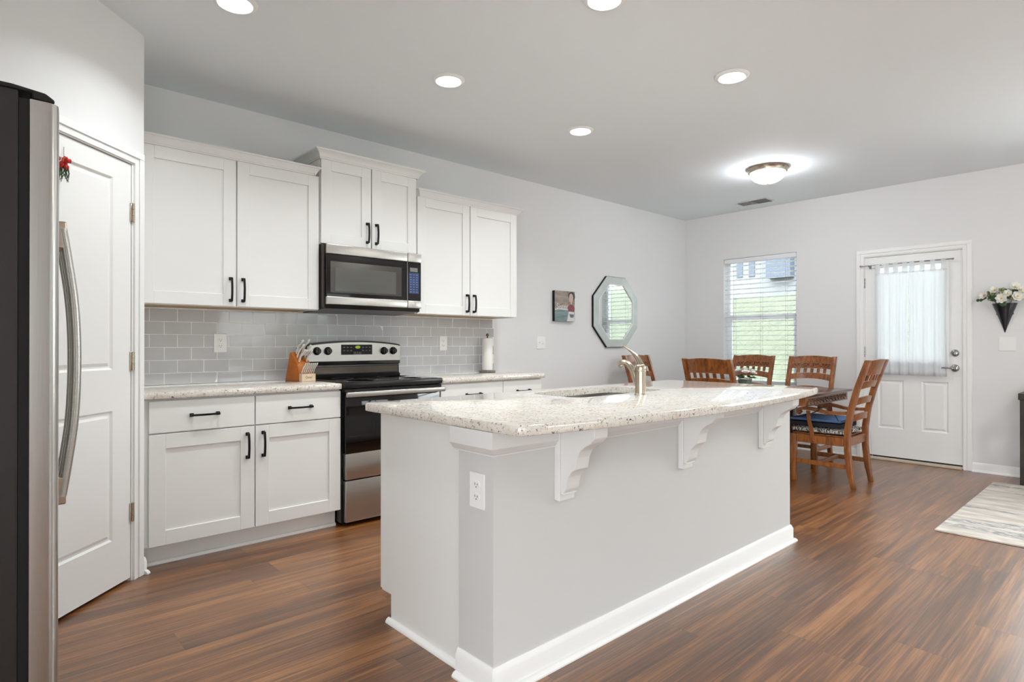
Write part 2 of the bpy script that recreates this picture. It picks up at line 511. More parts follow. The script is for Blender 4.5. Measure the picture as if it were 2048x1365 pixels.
# ------------------------------------------------------------------ mesh helpers
class MB:
    def __init__(self):
        self.bm = bmesh.new()
    def box(self, x0, x1, y0, y1, z0, z1, bev=0.0, seg=1):
        r = bmesh.ops.create_cube(self.bm, size=1.0)
        vs = r['verts']
        bmesh.ops.scale(self.bm, vec=(abs(x1 - x0), abs(y1 - y0), abs(z1 - z0)), verts=vs)
        bmesh.ops.translate(self.bm, vec=((x0 + x1) / 2, (y0 + y1) / 2, (z0 + z1) / 2), verts=vs)
        if bev > 0:
            es = list({e for v in vs for e in v.link_edges})
            bmesh.ops.bevel(self.bm, geom=es, offset=bev, segments=seg, affect='EDGES', profile=0.5)
        return self
    def add(self, verts, faces):
        vs = [self.bm.verts.new(v) for v in verts]
        for f in faces:
            try:
                self.bm.faces.new([vs[i] for i in f])
            except ValueError:
                pass
        return self
    def prism(self, poly, axis, a, b, bev=0.0, seg=1):
        n = len(poly)
        def P(p, t):
            return {'x': (t, p[0], p[1]), 'y': (p[0], t, p[1]), 'z': (p[0], p[1], t)}[axis]
        vs = [self.bm.verts.new(P(p, a)) for p in poly] + [self.bm.verts.new(P(p, b)) for p in poly]
        fs = [self.bm.faces.new(vs[:n][::-1]), self.bm.faces.new(vs[n:])]
        for i in range(n):
            j = (i + 1) % n
            fs.append(self.bm.faces.new([vs[i], vs[j], vs[n + j], vs[n + i]]))
        bmesh.ops.recalc_face_normals(self.bm, faces=fs)
        if bev > 0:
            es = list({e for v in vs for e in v.link_edges})
            bmesh.ops.bevel(self.bm, geom=es, offset=bev, segments=seg, affect='EDGES', profile=0.5)
        return self
    def tube(self, pts, r, n=12, cap=True, squash=1.0):
        pts = [Vector(p) for p in pts]
        rs = r if isinstance(r, (list, tuple)) else [r] * len(pts)
        rings = []
        prev = None
        for i, p in enumerate(pts):
            t = (pts[min(i + 1, len(pts) - 1)] - pts[max(i - 1, 0)]).normalized()
            if prev is None:
                ref = Vector((0, 0, 1)) if abs(t.z) < 0.9 else Vector((1, 0, 0))
                u = t.cross(ref).normalized()
            else:
                u = (prev - t * prev.dot(t)).normalized()
            prev = u
            v = t.cross(u)
            rings.append([self.bm.verts.new(p + (u * math.cos(2 * PI * k / n) + v * math.sin(2 * PI * k / n) * squash) * rs[i]) for k in range(n)])
        for i in range(len(rings) - 1):
            for k in range(n):
                self.bm.faces.new([rings[i][k], rings[i][(k + 1) % n], rings[i + 1][(k + 1) % n], rings[i + 1][k]])
        if cap:
            self.bm.faces.new(rings[0][::-1])
            self.bm.faces.new(rings[-1])
        return self
    def lathe(self, prof, c=(0, 0, 0), n=32, axis='z', a0=0.0, a1=2 * PI):
        full = abs(a1 - a0 - 2 * PI) < 1e-6
        m = n if full else n + 1
        rings = []
        for r, h in prof:
            ring = []
            for k in range(m):
                a = a0 + (a1 - a0) * k / n
                u, v = r * math.cos(a), r * math.sin(a)
                p = {'z': (u, v, h), 'y': (u, h, v), 'x': (h, u, v)}[axis]
                ring.append(self.bm.verts.new((c[0] + p[0], c[1] + p[1], c[2] + p[2])))
            rings.append(ring)
        fs = []
        for i in range(len(rings) - 1):
            for k in range(n):
                k2 = (k + 1) % m
                try:
                    fs.append(self.bm.faces.new([rings[i][k], rings[i][k2], rings[i + 1][k2], rings[i + 1][k]]))
                except ValueError:
                    pass
        if full:
            for ring, rr in ((rings[0], prof[0][0]), (rings[-1], prof[-1][0])):
                if rr > 1e-6:
                    fs.append(self.bm.faces.new(ring))
        bmesh.ops.remove_doubles(self.bm, verts=[v for ring in rings for v in ring], dist=1e-6)
        bmesh.ops.recalc_face_normals(self.bm, faces=[f for f in fs if f.is_valid])
        return self
    def ball(self, c, r, sub=2, scale=ONE):
        q = bmesh.ops.create_icosphere(self.bm, subdivisions=sub, radius=r)
        bmesh.ops.scale(self.bm, vec=scale, verts=q['verts'])
        bmesh.ops.translate(self.bm, vec=c, verts=q['verts'])
        return self
    def grid(self, fn, nu, nv):
        vs = [[self.bm.verts.new(fn(i / nu, j / nv)) for j in range(nv + 1)] for i in range(nu + 1)]
        for i in range(nu):
            for j in range(nv):
                self.bm.faces.new([vs[i][j], vs[i + 1][j], vs[i + 1][j + 1], vs[i][j + 1]])
        return self
    def board(self, x0, x1, yf, zb, zt, th, n=12):
        """curved board: front face y=yf(x,z), thickness th towards -y, bottom zb(x), top zt(x)"""
        vs = []
        for i in range(n + 1):
            x = x0 + (x1 - x0) * i / n
            b, t = zb(x), zt(x)
            vs.append([self.bm.verts.new(v) for v in ((x, yf(x, b), b), (x, yf(x, t), t), (x, yf(x, t) - th, t), (x, yf(x, b) - th, b))])
        fs = []
        for i in range(n):
            for k in range(4):
                fs.append(self.bm.faces.new([vs[i][k], vs[i][(k + 1) % 4], vs[i + 1][(k + 1) % 4], vs[i + 1][k]]))
        fs.append(self.bm.faces.new(vs[0][::-1]))
        fs.append(self.bm.faces.new(vs[-1]))
        bmesh.ops.recalc_face_normals(self.bm, faces=fs)
        return self
    def move(self, m):
        bmesh.ops.transform(self.bm, matrix=m, verts=self.bm.verts)
        return self
    def build(self, name, material, parent=None, smooth=None, local=False):
        """parent's things are placed at a base point; geometry given in world space unless local"""
        if parent is not None and not local:
            off = OFF.get(parent.name, Vector((0, 0, 0)))
            bmesh.ops.translate(self.bm, vec=-off, verts=self.bm.verts)
        if smooth is not None:
            lim = math.radians(smooth)
            for f in self.bm.faces:
                f.smooth = True
            for e in self.bm.edges:
                if len(e.link_faces) == 2 and e.calc_face_angle(0) > lim:
                    e.smooth = False
        me = bpy.data.meshes.new(name)
        self.bm.to_mesh(me)
        self.bm.free()
        me.materials.append(material)
        o = bpy.data.objects.new(name, me)
        C.objects.link(o)
        if parent is not None:
            o.parent = parent
            OFF[o.name] = OFF.get(parent.name, Vector((0, 0, 0)))
        return o

OFF = {}
def tag(o, label, cat, group=None, kind=None):
    o['label'] = label
    o['category'] = cat
    if group:
        o['group'] = group
    if kind:
        o['kind'] = kind
    return o
def thing(name, label, cat, loc=(0, 0, 0), rotz=0.0, group=None):
    o = bpy.data.objects.new(name, None)
    o.empty_display_size = 0.1
    C.objects.link(o)
    o.location = loc
    o.rotation_euler = (0, 0, rotz)
    OFF[o.name] = Vector(loc) if rotz == 0 else Vector((0, 0, 0))
    return tag(o, label, cat, group)
def struct(o, label=None, cat=None):
    o['kind'] = 'structure'
    if label:
        o['label'] = label
    if cat:
        o['category'] = cat
    return o
def dup(root, loc, rotz, label, group=None):
    r = root.copy()
    C.objects.link(r)
    r.location = loc
    r.rotation_euler = (0, 0, rotz)
    r['label'] = label
    if group:
        r['group'] = group
    for ch in list(root.children):
        c = ch.copy()
        C.objects.link(c)
        c.parent = r
        for g in ch.children:
            d = g.copy()
            C.objects.link(d)
            d.parent = c
    return r
def smoothpts(pts, k=6):
    """Catmull-Rom through the points"""
    P = [Vector(p) for p in pts]
    out = []
    for i in range(len(P) - 1):
        a, b, c, d = P[max(i - 1, 0)], P[i], P[i + 1], P[min(i + 2, len(P) - 1)]
        for j in range(k):
            t = j / k
            out.append(0.5 * ((2 * b) + (c - a) * t + (2 * a - 5 * b + 4 * c - d) * t * t + (3 * b - a - 3 * c + d) * t ** 3))
    out.append(P[-1])
    return out
def text(body, size, material, name, parent, loc, rot, depth=0.0006, matrix=None):
    """lettering as a plain mesh part"""
    cu = bpy.data.curves.new('lettering_outline', 'FONT')
    cu.body = body
    cu.size = size
    cu.align_x = 'CENTER'
    cu.align_y = 'CENTER'
    cu.extrude = depth
    cu.resolution_u = 4
    tmp = bpy.data.objects.new('lettering_outline', cu)
    C.objects.link(tmp)
    dg = bpy.context.evaluated_depsgraph_get()
    me = bpy.data.meshes.new_from_object(tmp.evaluated_get(dg))
    bpy.data.objects.remove(tmp)
    bpy.data.curves.remove(cu)
    me.name = name
    me.materials.clear()
    me.materials.append(material)
    m = matrix if matrix is not None else Matrix.Translation(loc) @ Matrix.Rotation(rot[0], 4, 'X')
    me.transform(Matrix.Translation(-OFF.get(parent.name, Vector((0, 0, 0)))) @ m)
    o = bpy.data.objects.new(name, me)
    C.objects.link(o)
    o.parent = parent
    return o

# ------------------------------------------------------------------ room shell
T = 0.14
b = MB().box(OPEN_X - T, R + T, BACK_Y - T, D + T, -0.06, 0.0)
struct(b.build('floor', M_floor))
b = MB().box(OPEN_X - T, R + T, BACK_Y - T, D + T, CEIL, CEIL + 0.1)
struct(b.build('ceiling', M_ceil))

def wall_cells(axis, fixed0, fixed1, lo, hi, holes):
    mb = MB()
    us = sorted({lo, hi, *[h[0] for h in holes], *[h[1] for h in holes]})
    zs = sorted({0.0, CEIL, *[h[2] for h in holes], *[h[3] for h in holes]})
    for i in range(len(us) - 1):
        for j in range(len(zs) - 1):
            um, zm = (us[i] + us[i + 1]) / 2, (zs[j] + zs[j + 1]) / 2
            if any(h[0] < um < h[1] and h[2] < zm < h[3] for h in holes):
                continue
            if axis == 'y':
                mb.box(fixed0, fixed1, us[i], us[i + 1], zs[j], zs[j + 1])
            else:
                mb.box(us[i], us[i + 1], fixed0, fixed1, zs[j], zs[j + 1])
    return mb
CX, CY = 0.662, 3.502                # pantry corner
PEND = 0.89                          # length of the diagonal wall
EX, EY = CX - PEND / 2 ** 0.5, CY - PEND / 2 ** 0.5
struct(MB().box(LEFT_X - T, R + T, D, D + T, 0, CEIL).build('wall_back', M_wall))
struct(wall_cells('y', R, R + T, BACK_Y, D, [WIN1, WIN2, DOOR1]).build('wall_right', M_wall))
struct(wall_cells('x', BACK_Y - T, BACK_Y, OPEN_X, R, [ADDED_WIN3, ADDED_WIN4]).build('wall_front', M_wall))
struct(MB().box(LEFT_X - T, LEFT_X, OPEN_Y, D, 0, CEIL).build('wall_left', M_wall))
struct(MB().box(OPEN_X, LEFT_X - T, OPEN_Y, OPEN_Y + T, 0, CEIL).build('wall_left_return', M_wall))
struct(wall_cells('y', OPEN_X - T, OPEN_X, BACK_Y, OPEN_Y + T, [ADDED_WIN5]).build('wall_far_left', M_wall))
struct(MB().box(CX - 0.10, CX, CY + 0.0, D, 0, CEIL).build('wall_pantry_side', M_wall))
struct(MB().box(LEFT_X, EX, EY, EY + 0.10, 0, CEIL).build('wall_pantry_return', M_wall))
# diagonal wall, built in its own frame: x to the right along the wall, -y into the room
def diag(name, label=None, cat=None):
    o = bpy.data.objects.new(name, None)
    C.objects.link(o)
    o.location = (CX, CY, 0)
    o.rotation_euler = (0, 0, PI / 4)
    OFF[o.name] = Vector((0, 0, 0))
    return o
DR, DLW, DH = -0.089, 0.66, 2.05      # pantry door right edge, width, top
DL = DR - DLW
mb = MB()
mb.box(-PEND, DL - 0.012, 0, 0.10, 0, CEIL).box(DR + 0.012, 0, 0, 0.10, 0, CEIL).box(DL - 0.012, DR + 0.012, 0, 0.10, DH + 0.015, CEIL)
w = mb.build('wall_diagonal', M_wall)
w.location = (CX, CY, 0)
w.rotation_euler = (0, 0, PI / 4)
struct(w)

def base_profile(h=0.083, t=0.014, shoe=0.018):
    # (offset from wall, z)
    return [(0, 0), (t + shoe, 0), (t + shoe, 0.006), (t + 0.012, 0.014), (t + 0.005, 0.018), (t, 0.019), (t, h - 0.02), (t - 0.004, h - 0.012), (t - 0.006, h - 0.006), (0.004, h), (0, h)]
def baseboard(mb, axis, wall, sign, a, b_, h=0.083):
    poly = [(wall + sign * o, z) for o, z in base_profile(h)]
    mb.prism(poly, 'y' if axis == 'x' else 'x', a, b_)
    return mb
# along far wall (runs in y)
mb = MB()
baseboard(mb, 'x', R, -1, 2.150, D - 0.0)
struct(mb.build('baseboard_right', M_trim, smooth=40))
mb = MB()
baseboard(mb, 'x', R, -1, BACK_Y, 1.195)
struct(mb.build('baseboard_far_right', M_trim, smooth=40))
mb = MB()
baseboard(mb, 'y', D, -1, 3.60, R - 0.034)
struct(mb.build('baseboard_back', M_trim, smooth=40))
mb = MB()
mb.prism([(-o, z) for o, z in base_profile()], 'x', -0.013, 0.008)
o = mb.build('baseboard_pantry', M_trim, smooth=40)
o.location = (CX, CY, 0)
o.rotation_euler = (0, 0, PI / 4)
struct(o)

# ------------------------------------------------------------------ pantry door
def casing(mb, x0, x1, zt, w=0.062, t=0.017, y=0.0, z0=0.0, yin=None):
    """flat stepped casing round an opening x0..x1 up to zt, standing proud of y towards -y"""
    for s, e in ((x0, -1), (x1, 1)):
        a, c = (s - w, s) if e < 0 else (s, s + w)
        mb.box(a, c, y - t * 0.6, y, z0, zt + w)
        o0, o1 = (a, a + w * 0.55) if e < 0 else (c - w * 0.55, c)
        mb.box(o0, o1, y - t, y - t * 0.55, z0, zt + w * 0.449, 0.002)
    mb.box(x0, x1, y - t * 0.6, y, zt, zt + w)
    mb.box(x0 - w, x1 + w, y - t, y - t * 0.55, zt + w * 0.45, zt + w, 0.002)
    return mb
def place_diag(o):
    o.location = (CX, CY, 0)
    o.rotation_euler = (0, 0, PI / 4)
    return o
mb = casing(MB(), DL - 0.010, DR + 0.010, DH + 0.010, y=0.0)
mb.box(DR + 0.001, DR + 0.0115, 0.0, 0.09, 0, DH + 0.014).box(DL - 0.0115, DL - 0.001, 0.0, 0.09, 0, DH + 0.014).box(DL - 0.001, DR + 0.001, 0.0, 0.09, DH + 0.004, DH + 0.0145)
struct(place_diag(mb.build('trim_2', M_trim)))

def raised_panel(mb, x0, x1, z0, z1, y, m=0.030, depth=0.009):
    """sunk moulding with a raised field on a surface at y facing -y; returns frames cut as nested loops"""
    def loop(i, yy):
        return [(x0 + i, yy, z0 + i), (x1 - i, yy, z0 + i), (x1 - i, yy, z1 - i), (x0 + i, yy, z1 - i)]
    loops = [loop(0, y), loop(m * 0.30, y + depth), loop(m * 0.55, y + depth), loop(m * 1.05, y + depth * 0.25)]
    vs = [[mb.bm.verts.new(p) for p in l] for l in loops]
    for a, c in zip(vs, vs[1:]):
        for k in range(4):
            mb.bm.faces.new([a[k], a[(k + 1) % 4], c[(k + 1) % 4], c[k]])
    mb.bm.faces.new(vs[-1])
    return mb
def slab_front(mb, x0, x1, z0, z1, y, th, panels, panel_kw=None):
    """door slab: front face at y (towards -y) with rectangular panel cut-outs filled by raised panels"""
    xs = sorted({x0, x1, *[p[0] for p in panels], *[p[1] for p in panels]})
    zs = sorted({z0, z1, *[p[2] for p in panels], *[p[3] for p in panels]})
    for i in range(len(xs) - 1):
        for j in range(len(zs) - 1):
            xm, zm = (xs[i] + xs[i + 1]) / 2, (zs[j] + zs[j + 1]) / 2
            if any(p[0] < xm < p[1] and p[2] < zm < p[3] for p in panels):
                continue
            mb.add([(xs[i], y, zs[j]), (xs[i + 1], y, zs[j]), (xs[i + 1], y, zs[j + 1]), (xs[i], y, zs[j + 1])], [(0, 1, 2, 3)])
    for p in panels:
        raised_panel(mb, *p[:4], y, **(panel_kw or {}))
    mb.add([(x0, y, z0), (x1, y, z0), (x1, y, z1), (x0, y, z1), (x0, y + th, z0), (x1, y + th, z0), (x1, y + th, z1), (x0, y + th, z1)],
           [(0, 4, 5, 1), (1, 5, 6, 2), (2, 6, 7, 3), (3, 7, 4, 0), (4, 7, 6, 5)])
    bmesh.ops.remove_doubles(mb.bm, verts=mb.bm.verts, dist=1e-6)
    bmesh.ops.recalc_face_normals(mb.bm, faces=mb.bm.faces)
    return mb

pd = slab_front(MB(), DL + 0.002, DR - 0.002, 0.016, DH, 0.004, 0.035,
                [(DL + 0.125, DR - 0.125, 1.045, 1.955), (DL + 0.125, DR - 0.125, 0.235, 0.850)]).build('door_2', M_doorw)
place_diag(pd)
struct(pd)
OFF['door_2'] = Vector((0, 0, 0))
for hz in (1.815, 1.082, 0.338):
    mb = MB().box(DR - 0.010, DR + 0.014, -0.0045, 0.003, hz - 0.045, hz + 0.045, 0.001)
    for k in range(3):
        mb.tube([(DR + 0.001, -0.006, hz - 0.046 + k * 0.031), (DR + 0.001, -0.006, hz - 0.017 + k * 0.031)], 0.006, 10)
    mb.build('hinge', M_nickel, pd, smooth=40)
MB().lathe([(0.0, 0.0), (0.026, 0.0), (0.024, 0.008), (0.011, 0.012), (0.011, 0.03), (0.026, 0.045), (0.024, 0.06), (0.0, 0.066)], (0, 0, 0), 20, 'y').move(
    Matrix.Translation((DL + 0.065, 0.004, 0.95)) @ Matrix.Rotation(PI, 4, 'X')).build('door_knob', M_nickel, pd, smooth=40)

# red flowers hanging on the pantry door
fl = thing('red_flower_sprig', 'small sprig of red flowers hanging on the white pantry door beside the fridge', 'flowers', (0.300, 3.125, 1.90))
mb = MB()
for i in range(26):
    a, r = random.uniform(0, 2 * PI), random.uniform(0.004, 0.026)
    c = Vector((0.300 + r * math.cos(a) * 0.9, 3.118 + random.uniform(-0.006, 0.010), 1.932 + r * math.sin(a)))
    mb.ball(c, 0.0085, 1, (0.7, 0.7, 1.3))
mb.build('petals', M_red, fl, smooth=60)
mb = MB()
for i in range(12):
    x = 0.300 + random.uniform(-0.014, 0.014)
    mb.tube([(x, 3.124, 1.915), (x + random.uniform(-0.01, 0.01), 3.122, 1.885), (x + random.uniform(-0.014, 0.014), 3.124, 1.865 - random.uniform(0, 0.02))], [0.003, 0.0025, 0.001], 6)
mb.build('leaves', M_leaf, fl, smooth=60)
MB().tube([(0.300, 3.130, 1.90), (0.3002, 3.136, 1.96), (0.3002, 3.138, 2.00)], 0.0012, 6).build('hanging_loop', M_cord, fl)

# ------------------------------------------------------------------ refrigerator
FX, FY0, FY1 = 0.161, 1.765, 2.670
fr = thing('refrigerator', 'tall stainless steel refrigerator with dark side at left edge of kitchen', 'refrigerator', (-0.25, 2.22, 0))
MB().box(-0.60, 0.086, FY0 + 0.004, FY1 - 0.004, 0.03, 1.752, 0.004, 2).build('body', M_fridge_side, fr)
MB().box(-0.58, 0.080, FY0 + 0.03, FY1 - 0.03, 0.0, 0.03).build('toe_grille', M_matblack, fr)
def fridge_door(y0, y1, z0, z1):
    # plan: flat back, sides, gently crowned front with rounded corners
    n, poly = 10, []
    xb, xf, rc = 0.106, FX, 0.022
    poly.append((xb, y0))
    for k in range(7):
        a = -PI / 2 + k * PI / 12
        poly.append((xf - rc + rc * math.cos(a), y0 + rc + rc * math.sin(a)))
    for k in range(1, n):
        t = k / n
        poly.append((xf + 0.012 * math.sin(PI * t) ** 0.8, y0 + rc + (y1 - y0 - 2 * rc) * t))
    for k in range(7):
        a = k * PI / 12
        poly.append((xf - rc + rc * math.cos(a), y1 - rc + rc * math.sin(a)))
    poly.append((xb, y1))
    return MB().prism(poly, 'z', z0, z1)
MIDY = (FY0 + FY1) / 2
for y0, y1, side in ((FY0, MIDY - 0.003, 1), (MIDY + 0.003, FY1, -1)):
    dd = fridge_door(y0, y1, 0.06, 1.735).build('door', M_fsteel, fr, smooth=35)
    hy = MIDY - 0.045 if side == 1 else MIDY + 0.045
    pts = smoothpts([(0.204, hy, 1.505), (0.2165, hy, 1.42), (0.233, hy, 1.28), (0.2385, hy, 1.12), (0.233, hy, 0.95), (0.2165, hy, 0.81), (0.204, hy, 0.725)], 5)
    mb = MB().tube(pts, 0.0165, 14, squash=0.75)
    hd = mb.build('handle', M_steel, dd, smooth=50)
    for z in (1.485, 0.742):
        MB().box(0.168, 0.214, hy - 0.014, hy + 0.014, z - 0.04, z + 0.04, 0.004, 2).build('handle_mount', M_nickel, dd)
MB().box(0.086, 0.106, FY0 + 0.012, FY1 - 0.012, 0.07, 1.737).build('door_gasket', M_matblack, fr)
for yy in (FY0 + 0.006, FY1 - 0.066):
    MB().prism([(0.045, 1.753), (0.110, 1.753), (0.112, 1.738), (0.152, 1.738), (0.152, 1.745), (0.135, 1.757), (0.075, 1.764), (0.045, 1.764)], 'y', yy, yy + 0.06, 0.002).build('hinge_cover', M_matblack, fr)

# ------------------------------------------------------------------ cabinet parts
def pull(mb, x, y, z, length, vertical=True):
    """square-foot bar pull on a face at y looking to -y"""
    h = length / 2
    f = 0.0095
    for s in (-1, 1):
        cx, cz = (x, z + s * (h - f)) if vertical else (x + s * (h - f), z)
        mb.box(cx - f, cx + f, y - 0.010, y, cz - f, cz + f, 0.0015)
        mb.box(cx - 0.006, cx + 0.006, y - 0.030, y - 0.009, cz - 0.006, cz + 0.006, 0.001)
    pts = []
    for k in range(9):
        t = -1 + 2 * k / 8
        d = y - 0.026 - 0.008 * (1 - t * t)
        pts.append((x, d, z + t * (h - 0.004)) if vertical else (x + t * (h - 0.004), d, z))
    n = len(pts)
    w = 0.0052
    vs = []
    for p in pts:
        if vertical:
            q = [(p[0] - w, p[1] - w, p[2]), (p[0] + w, p[1] - w, p[2]), (p[0] + w, p[1] + w, p[2]), (p[0] - w, p[1] + w, p[2])]
        else:
            q = [(p[0], p[1] - w, p[2] - w), (p[0], p[1] - w, p[2] + w), (p[0], p[1] + w, p[2] + w), (p[0], p[1] + w, p[2] - w)]
        vs.append([mb.bm.verts.new(v) for v in q])
    fs = []
    for i in range(n - 1):
        for k in range(4):
            fs.append(mb.bm.faces.new([vs[i][k], vs[i][(k + 1) % 4], vs[i + 1][(k + 1) % 4], vs[i + 1][k]]))
    fs.append(mb.bm.faces.new(vs[0]))
    fs.append(mb.bm.faces.new(vs[-1]))
    bmesh.ops.recalc_face_normals(mb.bm, faces=fs)
    return mb
def shaker(x0, x1, z0, z1, y, th=0.019, rail=0.072):
    """shaker door, front face at y towards -y"""
    mb = MB()
    bv = 0.0012
    mb.box(x0, x0 + rail, y, y + th, z0, z1, bv).box(x1 - rail, x1, y, y + th, z0, z1, bv)
    mb.box(x0 + rail, x1 - rail, y, y + th, z1 - rail, z1, bv).box(x0 + rail, x1 - rail, y, y + th, z0, z0 + rail, bv)
    mb.box(x0 + rail - 0.001, x1 - rail + 0.001, y + 0.009, y + th - 0.001, z0 + rail - 0.001, z1 - rail + 0.001)
    return mb
def crown(mb, x0, x1, yf, z0, z1, proj, yw, left=True, right=True, yl=None):
    """cove crown; front run at yf projecting by proj, with mitred returns to the wall"""
    h = z1 - z0
    prof = [(0.002, 0.0), (0.006, 0.0), (0.008, 0.14 * h), (0.012, 0.18 * h), (0.016, 0.34 * h), (0.026, 0.60 * h), (proj - 0.010, 0.78 * h), (proj - 0.004, 0.82 * h), (proj, 0.86 * h), (proj, h), (0.0, h)]
    rows = []
    for o, z in prof:
        pts = []
        if left:
            pts.append((x0 - o, yl if yl is not None else yw, z0 + z))
        pts.append((x0 - (o if left else 0), yf - o, z0 + z))
        pts.append((x1 + (o if right else 0), yf - o, z0 + z))
        if right:
            pts.append((x1 + o, yl if yl is not None else yw, z0 + z))
        rows.append([mb.bm.verts.new(p) for p in pts])
    m = len(rows[0])
    fs = []
    for i in range(len(rows)):
        a, c = rows[i], rows[(i + 1) % len(rows)]
        for k in range(m - 1):
            fs.append(mb.bm.faces.new([a[k], a[k + 1], c[k + 1], c[k]]))
    fs.append(mb.bm.faces.new([r[0] for r in rows]))
    fs.append(mb.bm.faces.new([r[-1] for r in rows][::-1]))
    bmesh.ops.recalc_face_normals(mb.bm, faces=fs)
    return mb

WY = D - 0.0
UYF = D - 0.33                       # face of the upper doors
def upper(label, x0, x1, z0, z1, gap, yf, crown_h, proj, left, right, hz, doorx=None, cx0=None, cx1=None, yl=None):
    t = thing('upper_cabinet', label, 'cabinet', ((x0 + x1) / 2, (yf + D) / 2, z0))
    yb = yf + 0.021
    mb = MB().box(x0, x1, yb, D - 0.002, z0 + 0.012, z1 + 0.004)
    mb.box(x0, x0 + 0.016, yb, D - 0.002, z0, z0 + 0.012).box(x1 - 0.016, x1, yb, D - 0.002, z0, z0 + 0.012)
    mb.box(x0 + 0.016, x1 - 0.016, yb, yb + 0.019, z0, z0 + 0.012)
    mb.build('carcass', M_cab, t)
    MB().box(x0 + 0.017, x1 - 0.017, yb + 0.020, D - 0.004, z0 + 0.006, z0 + 0.0115).build('underside_panel', M_maple, t)
    dx0, dx1 = doorx or (x0 + 0.004, x1 - 0.006)
    for a, c, hx in ((dx0, gap - 0.004, gap - 0.036), (gap + 0.004, dx1, gap + 0.036)):
        dd = shaker(a, c, z0 + 0.004, z1, yf).build('door', M_cab, t)
        pull(MB(), hx, yf, hz, 0.15).build('handle', M_black, dd)
    crown(MB(), cx0 if cx0 is not None else x0, cx1 if cx1 is not None else x1, yf, z1, z1 + crown_h, proj, D - 0.002, left, right, yl).build('crown_molding', M_cab, t, smooth=25)
    return t
upper('white upper cabinet with two doors, leftmost, above the counter by the pantry', 0.664, 1.742, 1.390, 2.284, 1.214, UYF, 0.052, 0.042, False, True, 1.494, (0.700, 1.738), cx1=1.700, yl=3.80)
upper('short raised white upper cabinet above the microwave', 1.7445, 2.5055, 1.838, 2.408, 2.124, UYF - 0.012, 0.058, 0.050, True, True, 1.946)
upper('white upper cabinet right of the microwave, nearest the mirror', 2.508, 3.548, 1.390, 2.284, 3.026, UYF, 0.052, 0.042, True, True, 1.490, (2.520, 3.543), cx0=2.545, yl=3.815)

BYF = D - 0.63                       # face of base doors
def base_cab(label, x0, x1, gap, doorx):
    t = thing('base_cabinet', label, 'cabinet', ((x0 + x1) / 2, (BYF + D) / 2, 0))
    MB().box(x0, x1, BYF + 0.021, D - 0.002, 0.114, 0.876).build('carcass', M_cab, t)
    mb = MB().box(x0, x1, D - 0.548, D - 0.53, 0.0, 0.113)
    mb.prism([(D - 0.549, 0), (D - 0.562, 0), (D - 0.562, 0.006), (D - 0.558, 0.016), (D - 0.549, 0.02)], 'x', x0, x1)
    mb.build('toe_kick', M_trim, t)
    a0, a1 = doorx
    for a, c, s in ((a0, gap - 0.003, -1), (gap + 0.003, a1, 1)):
        dw = MB().box(a, c, BYF, BYF + 0.019, 0.702, 0.868, 0.0015).build('drawer', M_cab, t)
        pull(MB(), (a + c) / 2, BYF, 0.785, 0.15, False).build('handle', M_black, dw)
        dd = shaker(a, c, 0.116, 0.695, BYF, rail=0.076).build('door', M_cab, t)
        hx = gap + s * 0.044
        if (c - a) < 0.5 and x0 > 2 and s > 0:
            hx = a + 0.040
        pull(MB(), hx, BYF, 0.588, 0.15).build('handle', M_black, dd)
    return t
base_cab('white base cabinet with two drawers and two doors left of the range', 0.664, 1.748, 1.221, (0.691, 1.746))
base_cab('white base cabinet with drawers right of the range, mostly behind the island', 2.514, 3.552, 3.120, (2.520, 3.548))

def slab(name, label, outline, z0, z1, hole=None, er=0.007):
    """stone slab with eased edges from a ccw outline (and a hole)"""
    mb = MB()
    n = len(outline)
    def inset(poly, d):
        out = []
        m = len(poly)
        for i in range(m):
            p0, p1, p2 = Vector(poly[i - 1]), Vector(poly[i]), Vector(poly[(i + 1) % m])
            e1, e2 = (p1 - p0).normalized(), (p2 - p1).normalized()
            n1, n2 = Vector((-e1.y, e1.x)), Vector((-e2.y, e2.x))
            bis = (n1 + n2)
            bis = bis / max(bis.length, 1e-9)
            k = d / max(bis.dot(n1), 0.35)
            out.append((p1.x + bis.x * k, p1.y + bis.y * k))
        return out
    prof = [(er, z1), (er * 0.35, z1 - er * 0.25), (0, z1 - er), (0, z0 + er * 0.6), (er * 0.3, z0 + er * 0.15), (er * 0.6, z0)]
    rings = [[mb.bm.verts.new((x, y, z)) for x, y in inset(outline, d)] for d, z in prof]
    for a, c in zip(rings, rings[1:]):
        for k in range(n):
            f = mb.bm.faces.new([a[k], c[k], c[(k + 1) % n], a[(k + 1) % n]])
    caps = []
    for ring, z in ((rings[0], z1), (rings[-1], z0)):
        es = [mb.bm.edges.get((ring[k], ring[(k + 1) % n])) for k in range(n)]
        if hole:
            hv = [mb.bm.verts.new((x, y, z)) for x, y in hole]
            caps.append(hv)
            es = es + [mb.bm.edges.new((hv[k], hv[(k + 1) % len(hv)])) for k in range(len(hv))]
        bmesh.ops.triangle_fill(mb.bm, use_beauty=True, use_dissolve=False, edges=es)
    if hole:
        h0, h1 = caps
        m = len(hole)
        for k in range(m):
            mb.bm.faces.new([h0[k], h0[(k + 1) % m], h1[(k + 1) % m], h1[k]])
    bmesh.ops.recalc_face_normals(mb.bm, faces=mb.bm.faces)
    return tag(mb.build(name, M_granite, smooth=38), label, 'countertop')
